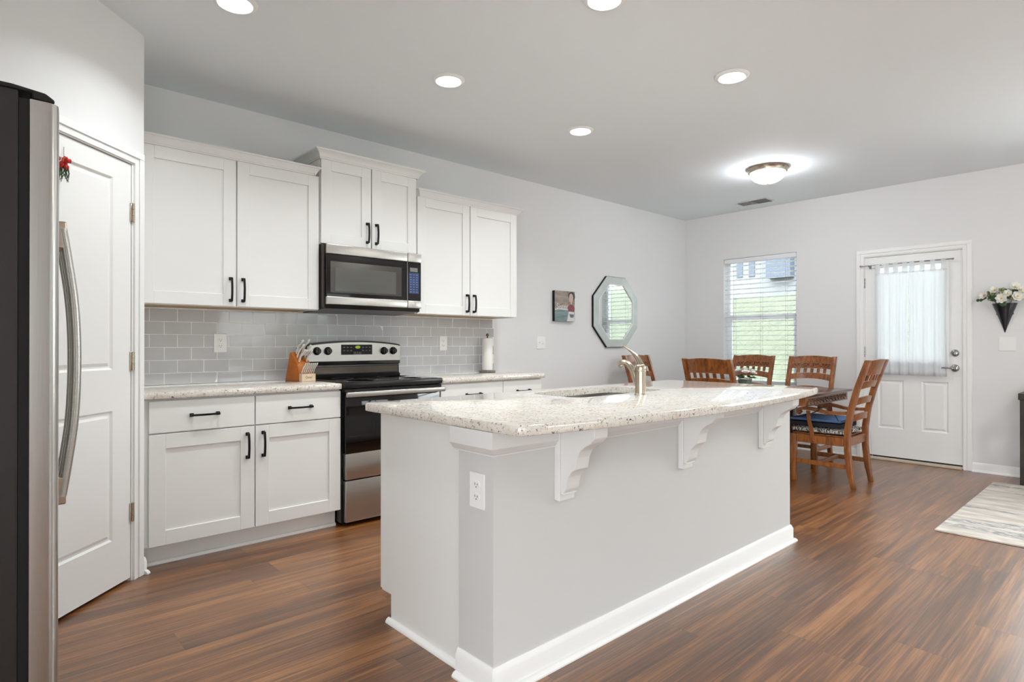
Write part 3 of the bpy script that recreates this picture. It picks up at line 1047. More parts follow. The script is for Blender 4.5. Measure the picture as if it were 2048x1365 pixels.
def rounded(poly_corners, k=6):
    """corners: (x, y, r) ccw -> outline"""
    out = []
    m = len(poly_corners)
    for i in range(m):
        p0, p1, p2 = [Vector(poly_corners[(i + d) % m][:2]) for d in (-1, 0, 1)]
        r = poly_corners[i][2]
        if r <= 0:
            out.append((p1.x, p1.y))
            continue
        e1, e2 = (p0 - p1).normalized(), (p2 - p1).normalized()
        ang = e1.angle(e2)
        t = r / math.tan(ang / 2)
        c = p1 + (e1 + e2).normalized() * (r / math.sin(ang / 2))
        a, b_ = p1 + e1 * t - c, p1 + e2 * t - c
        a0, a1 = math.atan2(a.y, a.x), math.atan2(b_.y, b_.x)
        while a1 < a0:
            a1 += 2 * PI
        if a1 - a0 > PI:
            a0 += 2 * PI
        for j in range(k + 1):
            aa = a0 + (a1 - a0) * j / k
            out.append((c.x + r * math.cos(aa), c.y + r * math.sin(aa)))
    return out
CYF = D - 0.648
slab('countertop', 'speckled granite countertop under the knife block left of the range', rounded([(0.664, CYF, 0), (1.7495, CYF, 0.010), (1.7495, D - 0.003, 0), (0.664, D - 0.003, 0)]), 0.879, 0.914)
slab('countertop', 'speckled granite countertop under the paper towels right of the range', rounded([(2.513, CYF, 0.010), (3.584, CYF, 0.020), (3.584, D - 0.003, 0), (2.513, D - 0.003, 0)]), 0.879, 0.914)

# ------------------------------------------------------------------ tile backsplash
mb = MB()
TX1 = 3.553
mbg = MB().box(0.664, TX1, D - 0.0098, D - 0.001, 0.9145, 1.3885)
bs = tag(mbg.build('tile_backsplash', M_grout), 'glossy pale grey subway tile backsplash between counter and upper cabinets', 'backsplash')
for r in range(6):
    z1 = 1.3800 - r * 0.0795
    z0 = max(z1 - 0.0762, 0.9170)
    start = 0.965 if r % 2 == 0 else 0.893
    for k in range(-3, 24):
        a = start + k * 0.1515
        x0, x1 = max(a + 0.0017, 0.666), min(a + 0.1515 - 0.0017, TX1 - 0.001)
        if x1 - x0 < 0.012:
            continue
        q = MB().box(x0, x1, D - 0.0105, D - 0.0065, z0, z1, 0.0009, 2)
        c = Vector(((x0 + x1) / 2, D - 0.007, (z0 + z1) / 2))
        rot = Matrix.Translation(c) @ Matrix.Rotation(random.gauss(0, 0.0035), 4, 'Z') @ Matrix.Rotation(random.gauss(0, 0.0035), 4, 'X') @ Matrix.Translation(-c)
        q.move(rot)
        tmp = bpy.data.meshes.new('tmp')
        q.bm.to_mesh(tmp)
        q.bm.free()
        mb.bm.from_mesh(tmp)
        bpy.data.meshes.remove(tmp)
mb.build('glazed_tiles', M_tile, bs)

# ------------------------------------------------------------------ outlets and switches (faces -y unless rotated)
def plate_outlet(label, loc, rotz=0.0, w=0.079, h=0.122):
    t = thing('outlet', label, 'outlet', loc, rotz, 'white duplex outlets')
    OFF[t.name] = Vector((0, 0, 0))
    MB().box(-w / 2, w / 2, -0.006, 0, -h / 2, h / 2, 0.003, 2).build('cover_plate', M_plate, t, local=True)
    for s in (-1, 1):
        rc = MB().prism([(0.017 * math.cos(a) , s * 0.0205 + max(-0.0125, min(0.0125, 0.017 * math.sin(a)))) for a in [2 * PI * k / 20 for k in range(20)]], 'y', -0.0085, -0.005).build('receptacle', M_plate, t, local=True)
        MB().box(-0.0075, -0.0055, -0.0092, -0.0080, s * 0.0205 - 0.001, s * 0.0205 + 0.007).box(0.0055, 0.0075, -0.0092, -0.0080, s * 0.0205 - 0.001, s * 0.0205 + 0.006).box(-0.002, 0.002, -0.0092, -0.0080, s * 0.0205 - 0.009, s * 0.0205 - 0.005).build('slots', M_slot, rc, local=True)
    return t
def plate_switch(label, loc, rotz=0.0, w=0.117, h=0.122, kind='toggle'):
    t = thing('light_switch', label, 'light switch', loc, rotz)
    OFF[t.name] = Vector((0, 0, 0))
    MB().box(-w / 2, w / 2, -0.006, 0, -h / 2, h / 2, 0.003, 2).build('cover_plate', M_plate, t, local=True)
    for s in (-1, 1):
        MB().box(s * 0.023 - 0.005, s * 0.023 + 0.005, -0.0075, -0.005, -0.012, 0.012).box(s * 0.023 - 0.0035, s * 0.023 + 0.0035, -0.017, -0.006, 0.000 if s < 0 else -0.009, 0.009 if s < 0 else 0.0, 0.001).build('toggle', M_plate, t, local=True)
    return t
plate_outlet('white duplex outlet on the tiles left of the range', (1.2135, D - 0.0105, 1.170))
plate_outlet('white duplex outlet on the tiles right of the range', (2.9865, D - 0.0105, 1.168))
plate_switch('double toggle switch plate on back wall between paper towels and mirror', (4.172, D, 1.171))
plate_switch('double toggle switch plate on wall below the cone vase', (R, 0.946, 1.161), -PI / 2)

# ------------------------------------------------------------------ range
RX0, RX1 = 1.7525, 2.5105
rg = thing('electric_range', 'black and stainless electric range between the base cabinets', 'range', ((RX0 + RX1) / 2, 3.85, 0))
RYF = D - 0.66                       # oven door front plane
MB().box(RX0 + 0.003, RX1 - 0.003, RYF + 0.045, D - 0.03, 0.025, 0.905).build('body', M_blackplast, rg)
mb = MB()
for x in (RX0 + 0.05, RX1 - 0.05):
    for y in (RYF + 0.09, D - 0.10):
        mb = MB().lathe([(0.018, 0.0), (0.018, 0.006), (0.008, 0.008), (0.008, 0.03)], (x, y, 0), 12)
        mb.build('foot', M_rubber, rg, smooth=40)
MB().box(RX0 + 0.016, RX1 - 0.016, RYF + 0.003, RYF + 0.044, 0.030, 0.294, 0.006, 2).build('storage_drawer', M_steel, rg, smooth=40)
od = MB().box(RX0 + 0.016, RX1 - 0.016, RYF + 0.003, RYF + 0.044, 0.467, 0.842, 0.004, 2).build('oven_door', M_blackgloss, rg, smooth=40)
MB().box(RX0 + 0.016, RX1 - 0.016, RYF + 0.002, RYF + 0.043, 0.301, 0.466, 0.004, 2).build('door_panel', M_steel, od, smooth=40)
mb = MB().box(RX0 + 0.004, RX1 + 0.0, RYF - 0.042, RYF - 0.018, 0.827, 0.860, 0.006, 3)
for x in (RX0 + 0.045, RX1 - 0.045):
    mb.box(x - 0.014, x + 0.014, RYF - 0.022, RYF + 0.006, 0.830, 0.846, 0.002)
mb.build('door_handle', M_steel, od, smooth=40)
MB().box(RX0 + 0.006, RX1 - 0.006, RYF - 0.002, RYF + 0.044, 0.856, 0.878, 0.003).build('vent_trim', M_blackplast, rg)
MB().box(RX0, RX1, RYF - 0.008, D - 0.10, 0.884, 0.921, 0.006, 2).build('cooktop_frame', M_blackplast, rg, smooth=40)
ct = MB().box(RX0 + 0.022, RX1 - 0.022, RYF + 0.025, D - 0.115, 0.9205, 0.9225).build('cooktop_glass', M_blackgloss, rg)
for x, y, r in ((1.94, 3.62, 0.105), (2.33, 3.62, 0.08), (1.94, 3.88, 0.075), (2.33, 3.88, 0.105)):
    MB().lathe([(r - 0.003, 0.9226), (r, 0.9228), (r + 0.001, 0.9226)], (x, y, 0), 40).build('burner_ring', M_keys, ct)
# backguard
mb = MB().prism([(D - 0.100, 0.915), (D - 0.105, 0.93), (D - 0.088, 0.945), (D - 0.085, 1.004), (D - 0.080, 1.022), (D - 0.012, 1.022), (D - 0.012, 0.915)], 'x', RX0 + 0.004, RX1 - 0.004)
mb.build('backguard_riser', M_blackplast, rg, smooth=30)
MB().box(RX0 + 0.02, RX1 - 0.02, D - 0.089, D - 0.0835, 0.948, 0.998, 0.002).build('riser_panel', mat('dark_steel', (92, 84, 76), 0.25, metal=1.0), rg)
def arch(x):
    t = (x - RX0) / (RX1 - RX0)
    return 1.158 + 0.030 * math.sin(PI * min(max(t, 0), 1)) ** 0.7
N_ = 24
xs = [RX0 + (RX1 - RX0) * k / N_ for k in range(N_ + 1)]
poly = [(RX0, 1.012)] + [(RX1, 1.012)] + [(x, arch(x)) for x in reversed(xs)]
MB().prism(poly, 'y', D - 0.098, D - 0.012, 0.004, 2).build('backguard_housing', M_blackplast, rg, smooth=35)
poly = [(RX0 + 0.003, 1.036)] + [(RX1 - 0.003, 1.036)] + [(min(max(x, RX0 + 0.003), RX1 - 0.003), arch(x) - 0.011) for x in reversed(xs)]
pnl = MB().prism(poly, 'y', D - 0.104, D - 0.097, 0.002).build('control_panel', M_steel, rg, smooth=35)
dp = MB().box(2.010, 2.262, D - 0.1065, D - 0.103, 1.084, 1.158, 0.001).build('display', M_blackgloss, pnl)
MB().prism([(2.142 + 0.020 * math.cos(2 * PI * k / 20), 1.139 + 0.0105 * math.sin(2 * PI * k / 20)) for k in range(20)], 'y', D - 0.1072, D - 0.106).build('clock_display', M_display, pnl)
mb = MB()
for i in range(3):
    for j in range(2):
        mb.box(2.026 + i * 0.028, 2.040 + i * 0.028, D - 0.1070, D - 0.106, 1.112 + j * 0.024, 1.116 + j * 0.024)
        mb.box(2.178 + i * 0.028, 2.192 + i * 0.028, D - 0.1070, D - 0.106, 1.112 + j * 0.024, 1.116 + j * 0.024)
mb.box(2.110, 2.112, D - 0.1070, D - 0.106, 1.089, 1.104).box(2.168, 2.170, D - 0.1070, D - 0.106, 1.089, 1.104).box(2.110, 2.170, D - 0.1070, D - 0.106, 1.1035, 1.105).box(2.110, 2.170, D - 0.1070, D - 0.106, 1.088, 1.0895)
for i in range(3):
    mb.box(2.116 + i * 0.018, 2.128 + i * 0.018, D - 0.1070, D - 0.106, 1.094, 1.098)
mb.build('button_print', M_keys, pnl)
text('4:02', 0.014, M_slot, 'clock_digits', pnl, (2.142, D - 0.1075, 1.139), (PI / 2, 0, 0), 0.0002)
for kx, kz in ((1.826, 1.113), (1.908, 1.113), (2.362, 1.111), (2.442, 1.111)):
    kb = MB().lathe([(0.0, 0.0), (0.029, 0.0), (0.029, 0.006), (0.024, 0.010), (0.0225, 0.026), (0.020, 0.030), (0.0, 0.030)], (0, 0, 0), 28, 'y').move(Matrix.Translation((kx, D - 0.104, kz)) @ Matrix.Rotation(PI, 4, 'X'))
    kb.box(kx - 0.0045, kx + 0.0045, D - 0.140, D - 0.130, kz - 0.021, kz + 0.021, 0.002)
    kb.build('knob', M_blackgloss, pnl, smooth=40)

# ------------------------------------------------------------------ microwave
MX0, MX1, MYF = 1.7465, 2.5035, D - 0.405
mw = thing('microwave', 'stainless over-the-range microwave hung under the short cabinet', 'microwave', ((MX0 + MX1) / 2, 3.95, 1.40))
MB().box(MX0, MX1, MYF + 0.022, D - 0.002, 1.402, 1.834, 0.003).build('body', mat('brown_black_case', (44, 34, 28), 0.35, spec=0.5), mw)
MB().prism([(MYF + 0.006, 1.426), (MYF + 0.021, 1.402), (D - 0.10, 1.384), (D - 0.03, 1.384), (D - 0.03, 1.4015), (MYF + 0.0215, 1.4015), (MYF + 0.0215, 1.426)], 'x', MX0 + 0.012, MX1 - 0.012).build('vent_hood', M_blackplast, mw)
XS = 2.382
dr = MB().box(MX0 + 0.010, XS - 0.001, MYF + 0.001, MYF + 0.021, 1.483, 1.765, 0.002).build('door', M_blackgloss, mw)
MB().box(1.784, 2.334, MYF - 0.0005, MYF + 0.003, 1.508, 1.718, 0.001).build('window_surround', M_ovenwin2, dr)
MB().box(1.818, 2.286, MYF - 0.0012, MYF + 0.002, 1.520, 1.680, 0.0005).build('window', M_ovenwin, dr)
for z0, z1 in ((1.766, 1.832), (1.427, 1.482)):
    MB().box(MX0 + 0.010, XS - 0.001, MYF - 0.006, MYF + 0.021, z0, z1, 0.005, 3).build('steel_band', M_steel, dr, smooth=40)
cp = MB().box(XS + 0.001, MX1 - 0.002, MYF + 0.001, MYF + 0.021, 1.483, 1.765, 0.002).build('control_panel', M_blackgloss, mw)
for z0, z1 in ((1.766, 1.832), (1.427, 1.482)):
    MB().box(XS + 0.001, MX1 - 0.002, MYF - 0.006, MYF + 0.021, z0, z1, 0.005, 3).build('steel_band', M_steel, cp, smooth=40)
MB().box(2.405, 2.470, MYF - 0.0005, MYF + 0.002, 1.695, 1.725).build('display', M_lcd, cp)
MB().box(2.396, 2.482, MYF - 0.0002, MYF + 0.002, 1.535, 1.688).build('keypad', M_keyreflection, cp)
mb = MB()
for i in range(3):
    for j in range(8):
        mb.box(2.404 + i * 0.026, 2.418 + i * 0.026, MYF - 0.0010, MYF, 1.545 + j * 0.018, 1.549 + j * 0.018)
mb.build('key_print', M_keys, cp)
mb = MB()
mb.box(XS - 0.0012, XS + 0.0012, MYF - 0.0008, MYF + 0.01, 1.483, 1.765)
mb.build('door_seam', M_steel, mw)

# ------------------------------------------------------------------ knife block and knives
BX, BY = 1.672, 3.940
kb = thing('knife_block', 'slanted orange-brown wooden knife block on the counter left of the range', 'knife block', (BX, BY, 0.914), 0.0)
# block is built facing +x,-y : local frame u = along the knives' lean, rotated about z
KROT = Matrix.Translation((BX, BY, 0.914)) @ Matrix.Rotation(math.radians(-78), 4, 'Z')
w2 = 0.052
side = [(-0.115, 0.0), (0.045, 0.0), (0.045, 0.055), (0.03, 0.105), (-0.045, 0.195), (-0.060, 0.190)]
MB().prism([(x, z) for x, z in side], 'y', -w2, w2, 0.003, 2).move(KROT).build('main_body', M_blockwood, kb, smooth=30)
MB().prism([(0.0455, 0.0), (0.078, 0.0), (0.078, 0.050), (0.0455, 0.052)], 'y', -w2 * 1.02, w2 * 1.02, 0.002, 2).move(KROT).build('front_tier', M_blocklight, kb)
text('Oster', 0.022, M_printhair, 'stamped_lettering', kb, None, None, 0.0002, KROT @ Matrix.Translation((0.0783, 0, 0.026)) @ Matrix.Rotation(PI / 2, 4, 'Z') @ Matrix.Rotation(PI / 2, 4, 'X'))
def knife(name, label, group, p, d, length, r, curve=0.012):
    """handle rising from the block at p along d"""
    p, d = Vector(p), Vector(d).normalized()
    up = Vector((0, 0, 1))
    q = (up - d * up.dot(d)).normalized()
    pts = [p + d * (length * t) + q * (curve * math.sin(PI * t) * (1 if t < 0.6 else 0.7)) for t in (0, 0.15, 0.3, 0.5, 0.7, 0.85, 0.95, 1.0)]
    rr = [r * 0.75, r, r * 0.92, r * 0.95, r * 1.05, r * 1.1, r * 0.9, r * 0.45]
    wp = [KROT @ v for v in pts]
    t = thing(name, label, 'knife', tuple(wp[0]), 0.0, group)
    MB().tube(wp, rr, 12, squash=0.62).build('handle', M_handle, t, smooth=60)
    sidev = (KROT.to_3x3() @ d.cross(q)).normalized()
    for tt in (2, 4, 5):
        c = wp[tt]
        MB().tube([c - sidev * r * 1.12, c + sidev * r * 1.12], 0.0016, 8).build('rivet', M_slot, t, smooth=60)
    bl = [KROT @ (p - d * 0.03), KROT @ (p + d * 0.008)]
    MB().tube(bl, [0.0035, 0.0045], 4, squash=0.3).build('blade', M_chrome, t)
    return t
lean = (0.66, 0, 0.75)
spots = [(-0.034, 0.026, 0.184, 0.128, 0.0108, 'tallest white-handled knife at the top back of the knife block'),
         (-0.034, -0.020, 0.184, 0.122, 0.0108, 'white-handled knife beside the tallest one at the top of the knife block'),
         (-0.012, 0.030, 0.158, 0.112, 0.0098, 'white-handled knife on the range side of the knife block, below the tallest'),
         (-0.012, -0.028, 0.158, 0.118, 0.0100, 'white-handled knife on the pantry side of the knife block, below the top pair'),
         (0.012, 0.026, 0.130, 0.104, 0.0092, 'white-handled knife lowest on the range side of the block, above the steak knives'),
         (0.012, -0.030, 0.130, 0.110, 0.0096, 'white-handled knife lowest on the pantry side of the block, above the steak knives')]
for x, y, z, L_, r_, lb in spots:
    knife('kitchen_knife', lb, 'white-handled knives in the block', (x, y, z), lean, L_, r_)
for k in range(7):
    y = -0.045 + k * 0.015
    knife('steak_knife', 'white-handled steak knife in the front row of the knife block', 'steak knives in the front row', (0.063, y, 0.054), (0.58, 0, 0.80), 0.085, 0.0062, 0.006)
sc_ = thing('kitchen_scissors', 'white-handled scissors standing in the knife block', 'scissors', tuple(KROT @ Vector((0.000, 0.0, 0.150))))
for s in (-1, 1):
    ring = [KROT @ (Vector((0.035, s * 0.013, 0.190)) + Vector((0.66, 0, 0.75)) * (0.024 * math.cos(a)) + Vector((0, 1, 0)) * (0.012 * math.sin(a))) for a in [2 * PI * k / 16 for k in range(17)]]
    MB().tube(ring, 0.0045, 8, cap=False).build('finger_loop', M_handle, sc_, smooth=60)
MB().tube([KROT @ Vector((-0.002, 0, 0.147)), KROT @ Vector((0.018, 0, 0.170))], [0.006, 0.008], 8).build('shank', M_chrome, sc_, smooth=60)

# ------------------------------------------------------------------ paper towel holder
TXc, TYc = 3.405, 4.055
th = thing('paper_towel_holder', 'paper towel holder with round base on the right counter', 'paper towel holder', (TXc, TYc, 0.914))
MB().lathe([(0.0, 0.9145), (0.072, 0.9145), (0.075, 0.918), (0.070, 0.926), (0.03, 0.930), (0.0, 0.930)], (TXc, TYc, 0), 36).build('base', mat('mottled_grey_stone', (118, 112, 104), 0.4, noise=(60, 0.5, ONE)), th, smooth=40)
MB().tube([(TXc, TYc, 0.93), (TXc, TYc, 1.232)], 0.006, 10).build('rod', M_blackplast, th, smooth=40)
MB().lathe([(0.0, 1.232), (0.012, 1.232), (0.013, 1.240), (0.009, 1.252), (0.0, 1.255)], (TXc, TYc, 0), 16).build('finial', mat('red_brown_finial', (110, 48, 30), 0.35), th, smooth=50)
pr = tag(MB().lathe([(0.0205, 0.9305), (0.046, 0.9305), (0.047, 0.934), (0.047, 1.208), (0.046, 1.212), (0.0205, 1.212)], (0, 0, 0), 36).move(Matrix.Translation((TXc, TYc, 0))).build('paper_towel_roll', M_paper, smooth=40), 'white paper towel roll standing on the holder by the tiles', 'paper towels')

# ------------------------------------------------------------------ wall canvas
cx0, cx1, cz0, cz1 = 4.334, 4.632, 1.390, 1.697
cv = thing('canvas_print', 'small square photo canvas with black edges on the back wall', 'wall art', ((cx0 + cx1) / 2, D, cz0))
MB().box(cx0, cx1, D - 0.036, D - 0.001, cz0, cz1, 0.002).build('stretched_canvas', M_canvasblk, cv)
YC = D - 0.0362
def flat(poly, k):
    return MB().prism(poly, 'y', YC - 0.0004 * k - 0.0004, YC - 0.0004 * k)
def uvp(u, v):
    return (cx0 + (cx1 - cx0) * u, cz0 + (cz1 - cz0) * v)
face = flat([uvp(0.0, 0.0), uvp(1, 0), uvp(1, 1), uvp(0.0, 1)], 0).build('photo_print', M_taupe, cv)
flat([uvp(0, 0), uvp(0.62, 0), uvp(0.66, 0.37), uvp(0.4, 0.38), uvp(0.2, 0.385), uvp(0.0, 0.36)], 1).build('teal_area', M_teal, face)
flat([uvp(0.0, 0.36), uvp(0.2, 0.385), uvp(0.4, 0.38), uvp(0.66, 0.37), uvp(0.66, 0.40), uvp(0.35, 0.415), uvp(0.15, 0.41), uvp(0, 0.395)], 2).build('white_edge', M_printwhite, face)
flat([uvp(0.60, 0.0), uvp(0.99, 0.0), uvp(0.96, 0.34), uvp(0.70, 0.36)], 2).build('white_trousers', M_printwhite, face)
flat([uvp(0.77, 0.13), uvp(0.93, 0.13), uvp(0.96, 0.24), uvp(0.72, 0.24)], 3).build('grey_pocket', M_printgrey, face)
flat([uvp(0.66, 0.33), uvp(0.96, 0.32), uvp(0.99, 0.45), uvp(0.92, 0.55), uvp(0.80, 0.58), uvp(0.64, 0.50)], 3).build('rose_top', M_printrose, face)
flat([uvp(0.66 + 0.18 + 0.17 * math.cos(a), 0.84 + 0.15 * math.sin(a)) for a in [2 * PI * k / 24 for k in range(24)]], 2).build('dark_hair', M_printhair, face)
flat([uvp(0.81 + 0.11 * math.cos(a), 0.78 + 0.15 * math.sin(a)) for a in [2 * PI * k / 24 for k in range(24)]], 3).build('face_shape', M_printskin, face)
flat([uvp(0.78, 0.54), uvp(0.86, 0.54), uvp(0.86, 0.66), uvp(0.78, 0.66)], 2).build('neck_shape', M_printskin, face)
text('Sister', 0.075, M_printwhite, 'script_lettering', cv, (cx0 + 0.108, YC - 0.0022, cz0 + 0.148), (PI / 2, 0, 0), 0.0002)

# ------------------------------------------------------------------ octagonal mirror
mc, mR = (5.336, 1.512), 0.388
def octo(r, f=0.42):
    k = r * f
    return [(mc[0] + x, mc[1] + z) for x, z in ((k, r), (-k, r), (-r, k), (-r, -k), (-k, -r), (k, -r), (r, -k), (r, k))]
mi = thing('octagonal_mirror', 'octagonal wall mirror with wide grey frame reflecting the window', 'mirror', (mc[0], D, mc[1] - mR))
mb = MB()
o1, o2, o3 = octo(mR), octo(mR - 0.004), octo(0.306)
rings = [[mb.bm.verts.new((x, y, z)) for x, z in o] for o, y in ((o1, D - 0.002), (o1, D - 0.026), (o2, D - 0.030), (o3, D - 0.034), (o3, D - 0.018))]
for a, c in zip(rings, rings[1:]):
    for k in range(8):
        mb.bm.faces.new([a[k], a[(k + 1) % 8], c[(k + 1) % 8], c[k]])
bmesh.ops.recalc_face_normals(mb.bm, faces=mb.bm.faces)
mb.build('frame', M_mirrorframe, mi)
MB().prism(octo(0.3055), 'y', D - 0.022, D - 0.004).build('mirror_glass', M_mirror, mi)
mb = MB()
ib = octo(0.3055)
ia = octo(0.300)
rings = [[mb.bm.verts.new((x, y, z)) for x, z in o] for o, y in ((ib, D - 0.0342), (ia, D - 0.0342), (ia, D - 0.0225), (ib, D - 0.0225))]
for i in range(4):
    a, c = rings[i], rings[(i + 1) % 4]
    for k in range(8):
        mb.bm.faces.new([a[k], a[(k + 1) % 8], c[(k + 1) % 8], c[k]])
bmesh.ops.recalc_face_normals(mb.bm, faces=mb.bm.faces)
mb.build('inner_bead', M_trim, mi)
mb = MB()
oo = octo(mR + 0.0035)
rings = [[mb.bm.verts.new((x, y, z)) for x, z in o] for o, y in ((octo(mR + 0.0002), D - 0.001), (oo, D - 0.001), (oo, D - 0.024), (octo(mR + 0.0002), D - 0.024))]
for i in range(4):
    a, c = rings[i], rings[(i + 1) % 4]
    for k in range(8):
        mb.bm.faces.new([a[k], a[(k + 1) % 8], c[(k + 1) % 8], c[k]])
bmesh.ops.recalc_face_normals(mb.bm, faces=mb.bm.faces)
mb.build('edge_band', M_canvasblk, mi)

# ------------------------------------------------------------------ island
IX0, IX1, IY0, IY1 = 1.287, 3.597, 1.503, 1.690      # knee wall
PX = 1.313                                           # end panel face
isl = thing('kitchen_island', 'white kitchen island with corbels standing on the wood floor', 'kitchen island', (2.44, 1.9, 0))
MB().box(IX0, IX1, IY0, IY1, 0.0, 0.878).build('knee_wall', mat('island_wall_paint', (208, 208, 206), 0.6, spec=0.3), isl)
mb = MB().prism([(IY1 + 0.001, 0.0), (2.190, 0.0), (2.190, 0.118), (2.262, 0.118), (2.262, 0.878), (IY1 + 0.001, 0.878)], 'x', PX, PX + 0.018)
mb.build('end_panel', M_cab, isl)
MB().prism([(IY1 + 0.001, 0.0), (2.190, 0.0), (2.190, 0.118), (2.262, 0.118), (2.262, 0.878), (IY1 + 0.001, 0.878)], 'x', 3.55, 3.568).build('end_panel', M_cab, isl)
MB().box(PX + 0.019, 3.549, IY1 + 0.001, 2.186, 0.0, 0.600).box(PX + 0.019, 3.549, 2.186, 2.262, 0.118, 0.600).box(PX + 0.019, 1.95, IY1 + 0.001, 2.262, 0.600, 0.878).box(2.95, 3.549, IY1 + 0.001, 2.262, 0.600, 0.878).box(1.95, 2.95, 2.245, 2.262, 0.600, 0.878).build('carcass', M_cab, isl)
n = 4
for k in range(n):
    a = PX + 0.004 + k * (3.564 - PX) / n
    c = PX + (k + 1) * (3.564 - PX) / n - 0.003
    q = shaker(a, c, 0.120, 0.872, 0.0)
    cc = (a + c) / 2
    q.move(Matrix.Translation((cc, 2.2635 + 0.019, 0)) @ Matrix.Rotation(PI, 4, 'Z') @ Matrix.Translation((-cc, 0, 0)))
    dd = q.build('door', M_cab, isl)
    hx = c - 0.04 if k % 2 == 0 else a + 0.04
    pull(MB(), 0, 0, 0, 0.15).move(Matrix.Translation((hx, 2.2825, 0.78)) @ Matrix.Rotation(PI, 4, 'Z')).build('handle', M_black, dd)
# cap trim under the counter (wraps the knee wall)
def wrap(mb, prof, x0, x1, y0, y1, back=True):
    """profile (offset, z) swept round three sides: left return, front, right return"""
    rows = []
    for o, z in prof:
        rows.append([mb.bm.verts.new(p) for p in ((x0 - o, y1, z), (x0 - o, y0 - o, z), (x1 + o, y0 - o, z), (x1 + o, y1, z))])
    fs = []
    m = len(rows)
    for i in range(m):
        a, c = rows[i], rows[(i + 1) % m]
        for k in range(3):
            fs.append(mb.bm.faces.new([a[k], a[k + 1], c[k + 1], c[k]]))
    fs.append(mb.bm.faces.new([r[0] for r in rows]))
    fs.append(mb.bm.faces.new([r[-1] for r in rows][::-1]))
    bmesh.ops.recalc_face_normals(mb.bm, faces=fs)
    return mb
wrap(MB(), [(0.0, 0.793), (0.005, 0.793), (0.006, 0.799), (0.012, 0.803), (0.016, 0.811), (0.023, 0.818), (0.025, 0.822), (0.025, 0.8785), (0.0, 0.8785)], IX0, IX1, IY0, IY1 + 0.022).build('cap_trim', M_trimshaded, isl, smooth=25)
wrap(MB(), base_profile(0.096, 0.014, 0.018), IX0, IX1, IY0, IY1 + 0.0).build('baseboard', M_trim, isl, smooth=30)
MB().prism([(PX, 0), (PX - 0.018, 0), (PX - 0.018, 0.006), (PX - 0.012, 0.015), (PX - 0.004, 0.020), (PX, 0.020)], 'y', IY1 + 0.001, 2.206).build('shoe_molding', M_trim, isl, smooth=50)
cprof = [(IY0 - 0.027, 0.626), (1.462, 0.622), (1.463, 0.630), (1.450, 0.645), (1.447, 0.668), (1.440, 0.690), (1.422, 0.712), (1.406, 0.722), (1.403, 0.740), (1.398, 0.765), (1.384, 0.790), (1.362, 0.808), (1.336, 0.822), (1.318, 0.842), (1.316, 0.8782), (IY0 - 0.027, 0.8782)]
for x in (1.580, 2.396, 3.192):
    cb_ = MB().prism(cprof, 'x', x + 0.004, x + 0.076, 0.0015).build('corbel', M_trimshaded, isl, smooth=20)
    MB().box(x - 0.001, x + 0.081, IY0 - 0.0268, IY0 - 0.0005, 0.598, 0.8782, 0.003, 2).build('back_plate', M_trimshaded, cb_)
plate_outlet('white duplex outlet on the near end of the island', (IX0, 1.582, 0.668), -PI / 2, 0.081, 0.122)

# island countertop: bowed front edge
out = [(1.262, 2.335)]
left = [(1.262, 2.335, 0.02), (1.262, 1.352, 0.055)]
cor = []
bow = []
NB = 22
def bowed(t):
    x = 1.262 + (3.628 - 1.262) * t
    return (x, 1.352 - 0.108 * (1 - (2 * t - 1) ** 2) ** 0.85)
pts = [(1.262, 2.335, 0.025)]
pts.append((1.262, 1.352, 0.050))
for k in range(1, NB):
    x, y = bowed(k / NB)
    pts.append((x, y, 0))
pts.append((3.628, 1.352, 0.03))
pts.append((3.628, 2.335, 0.025))
outline = rounded(pts)
hole = rounded([(2.105, 1.850, 0.07), (2.825, 1.850, 0.07), (2.825, 2.225, 0.10), (2.105, 2.190, 0.09)], 8)
# bow the far side of the sink hole a little
hole = [(x, y + (0.012 * math.sin(PI * (x - 2.105) / 0.72) if y > 2.1 else 0)) for x, y in hole]
slab('island_countertop', 'large speckled granite island countertop with bowed front edge', outline, 0.879, 0.914, hole, 0.008)

# sink
sk = thing('sink', 'stainless undermount sink set in the island countertop', 'sink', (2.465, 2.03, 0.67))
def ring_off(poly, d):
    c = Vector((2.465, 2.03))
    return [tuple(c + (Vector(p) - c) * (1 + d / max((Vector(p) - c).length, 0.01))) for p in poly]
mb = MB()
lv = [(0.014, 0.8782), (-0.002, 0.8782), (0.006, 0.870), (-0.004, 0.72), (-0.03, 0.695), (-0.08, 0.688)]
rings = [[mb.bm.verts.new((x, y, z)) for x, y in ring_off(hole, d)] for d, z in lv]
for a, c in zip(rings, rings[1:]):
    for k in range(len(hole)):
        mb.bm.faces.new([a[k], a[(k + 1) % len(hole)], c[(k + 1) % len(hole)], c[k]])
mb.bm.faces.new(rings[-1])
bmesh.ops.recalc_face_normals(mb.bm, faces=mb.bm.faces)
mb.build('basin', M_steel, sk, smooth=50)
MB().lathe([(0.0, 0.6885), (0.045, 0.6885), (0.045, 0.691), (0.035, 0.692), (0.0, 0.690)], (2.465, 2.06, 0), 28).build('drain', M_chrome, sk, smooth=40)

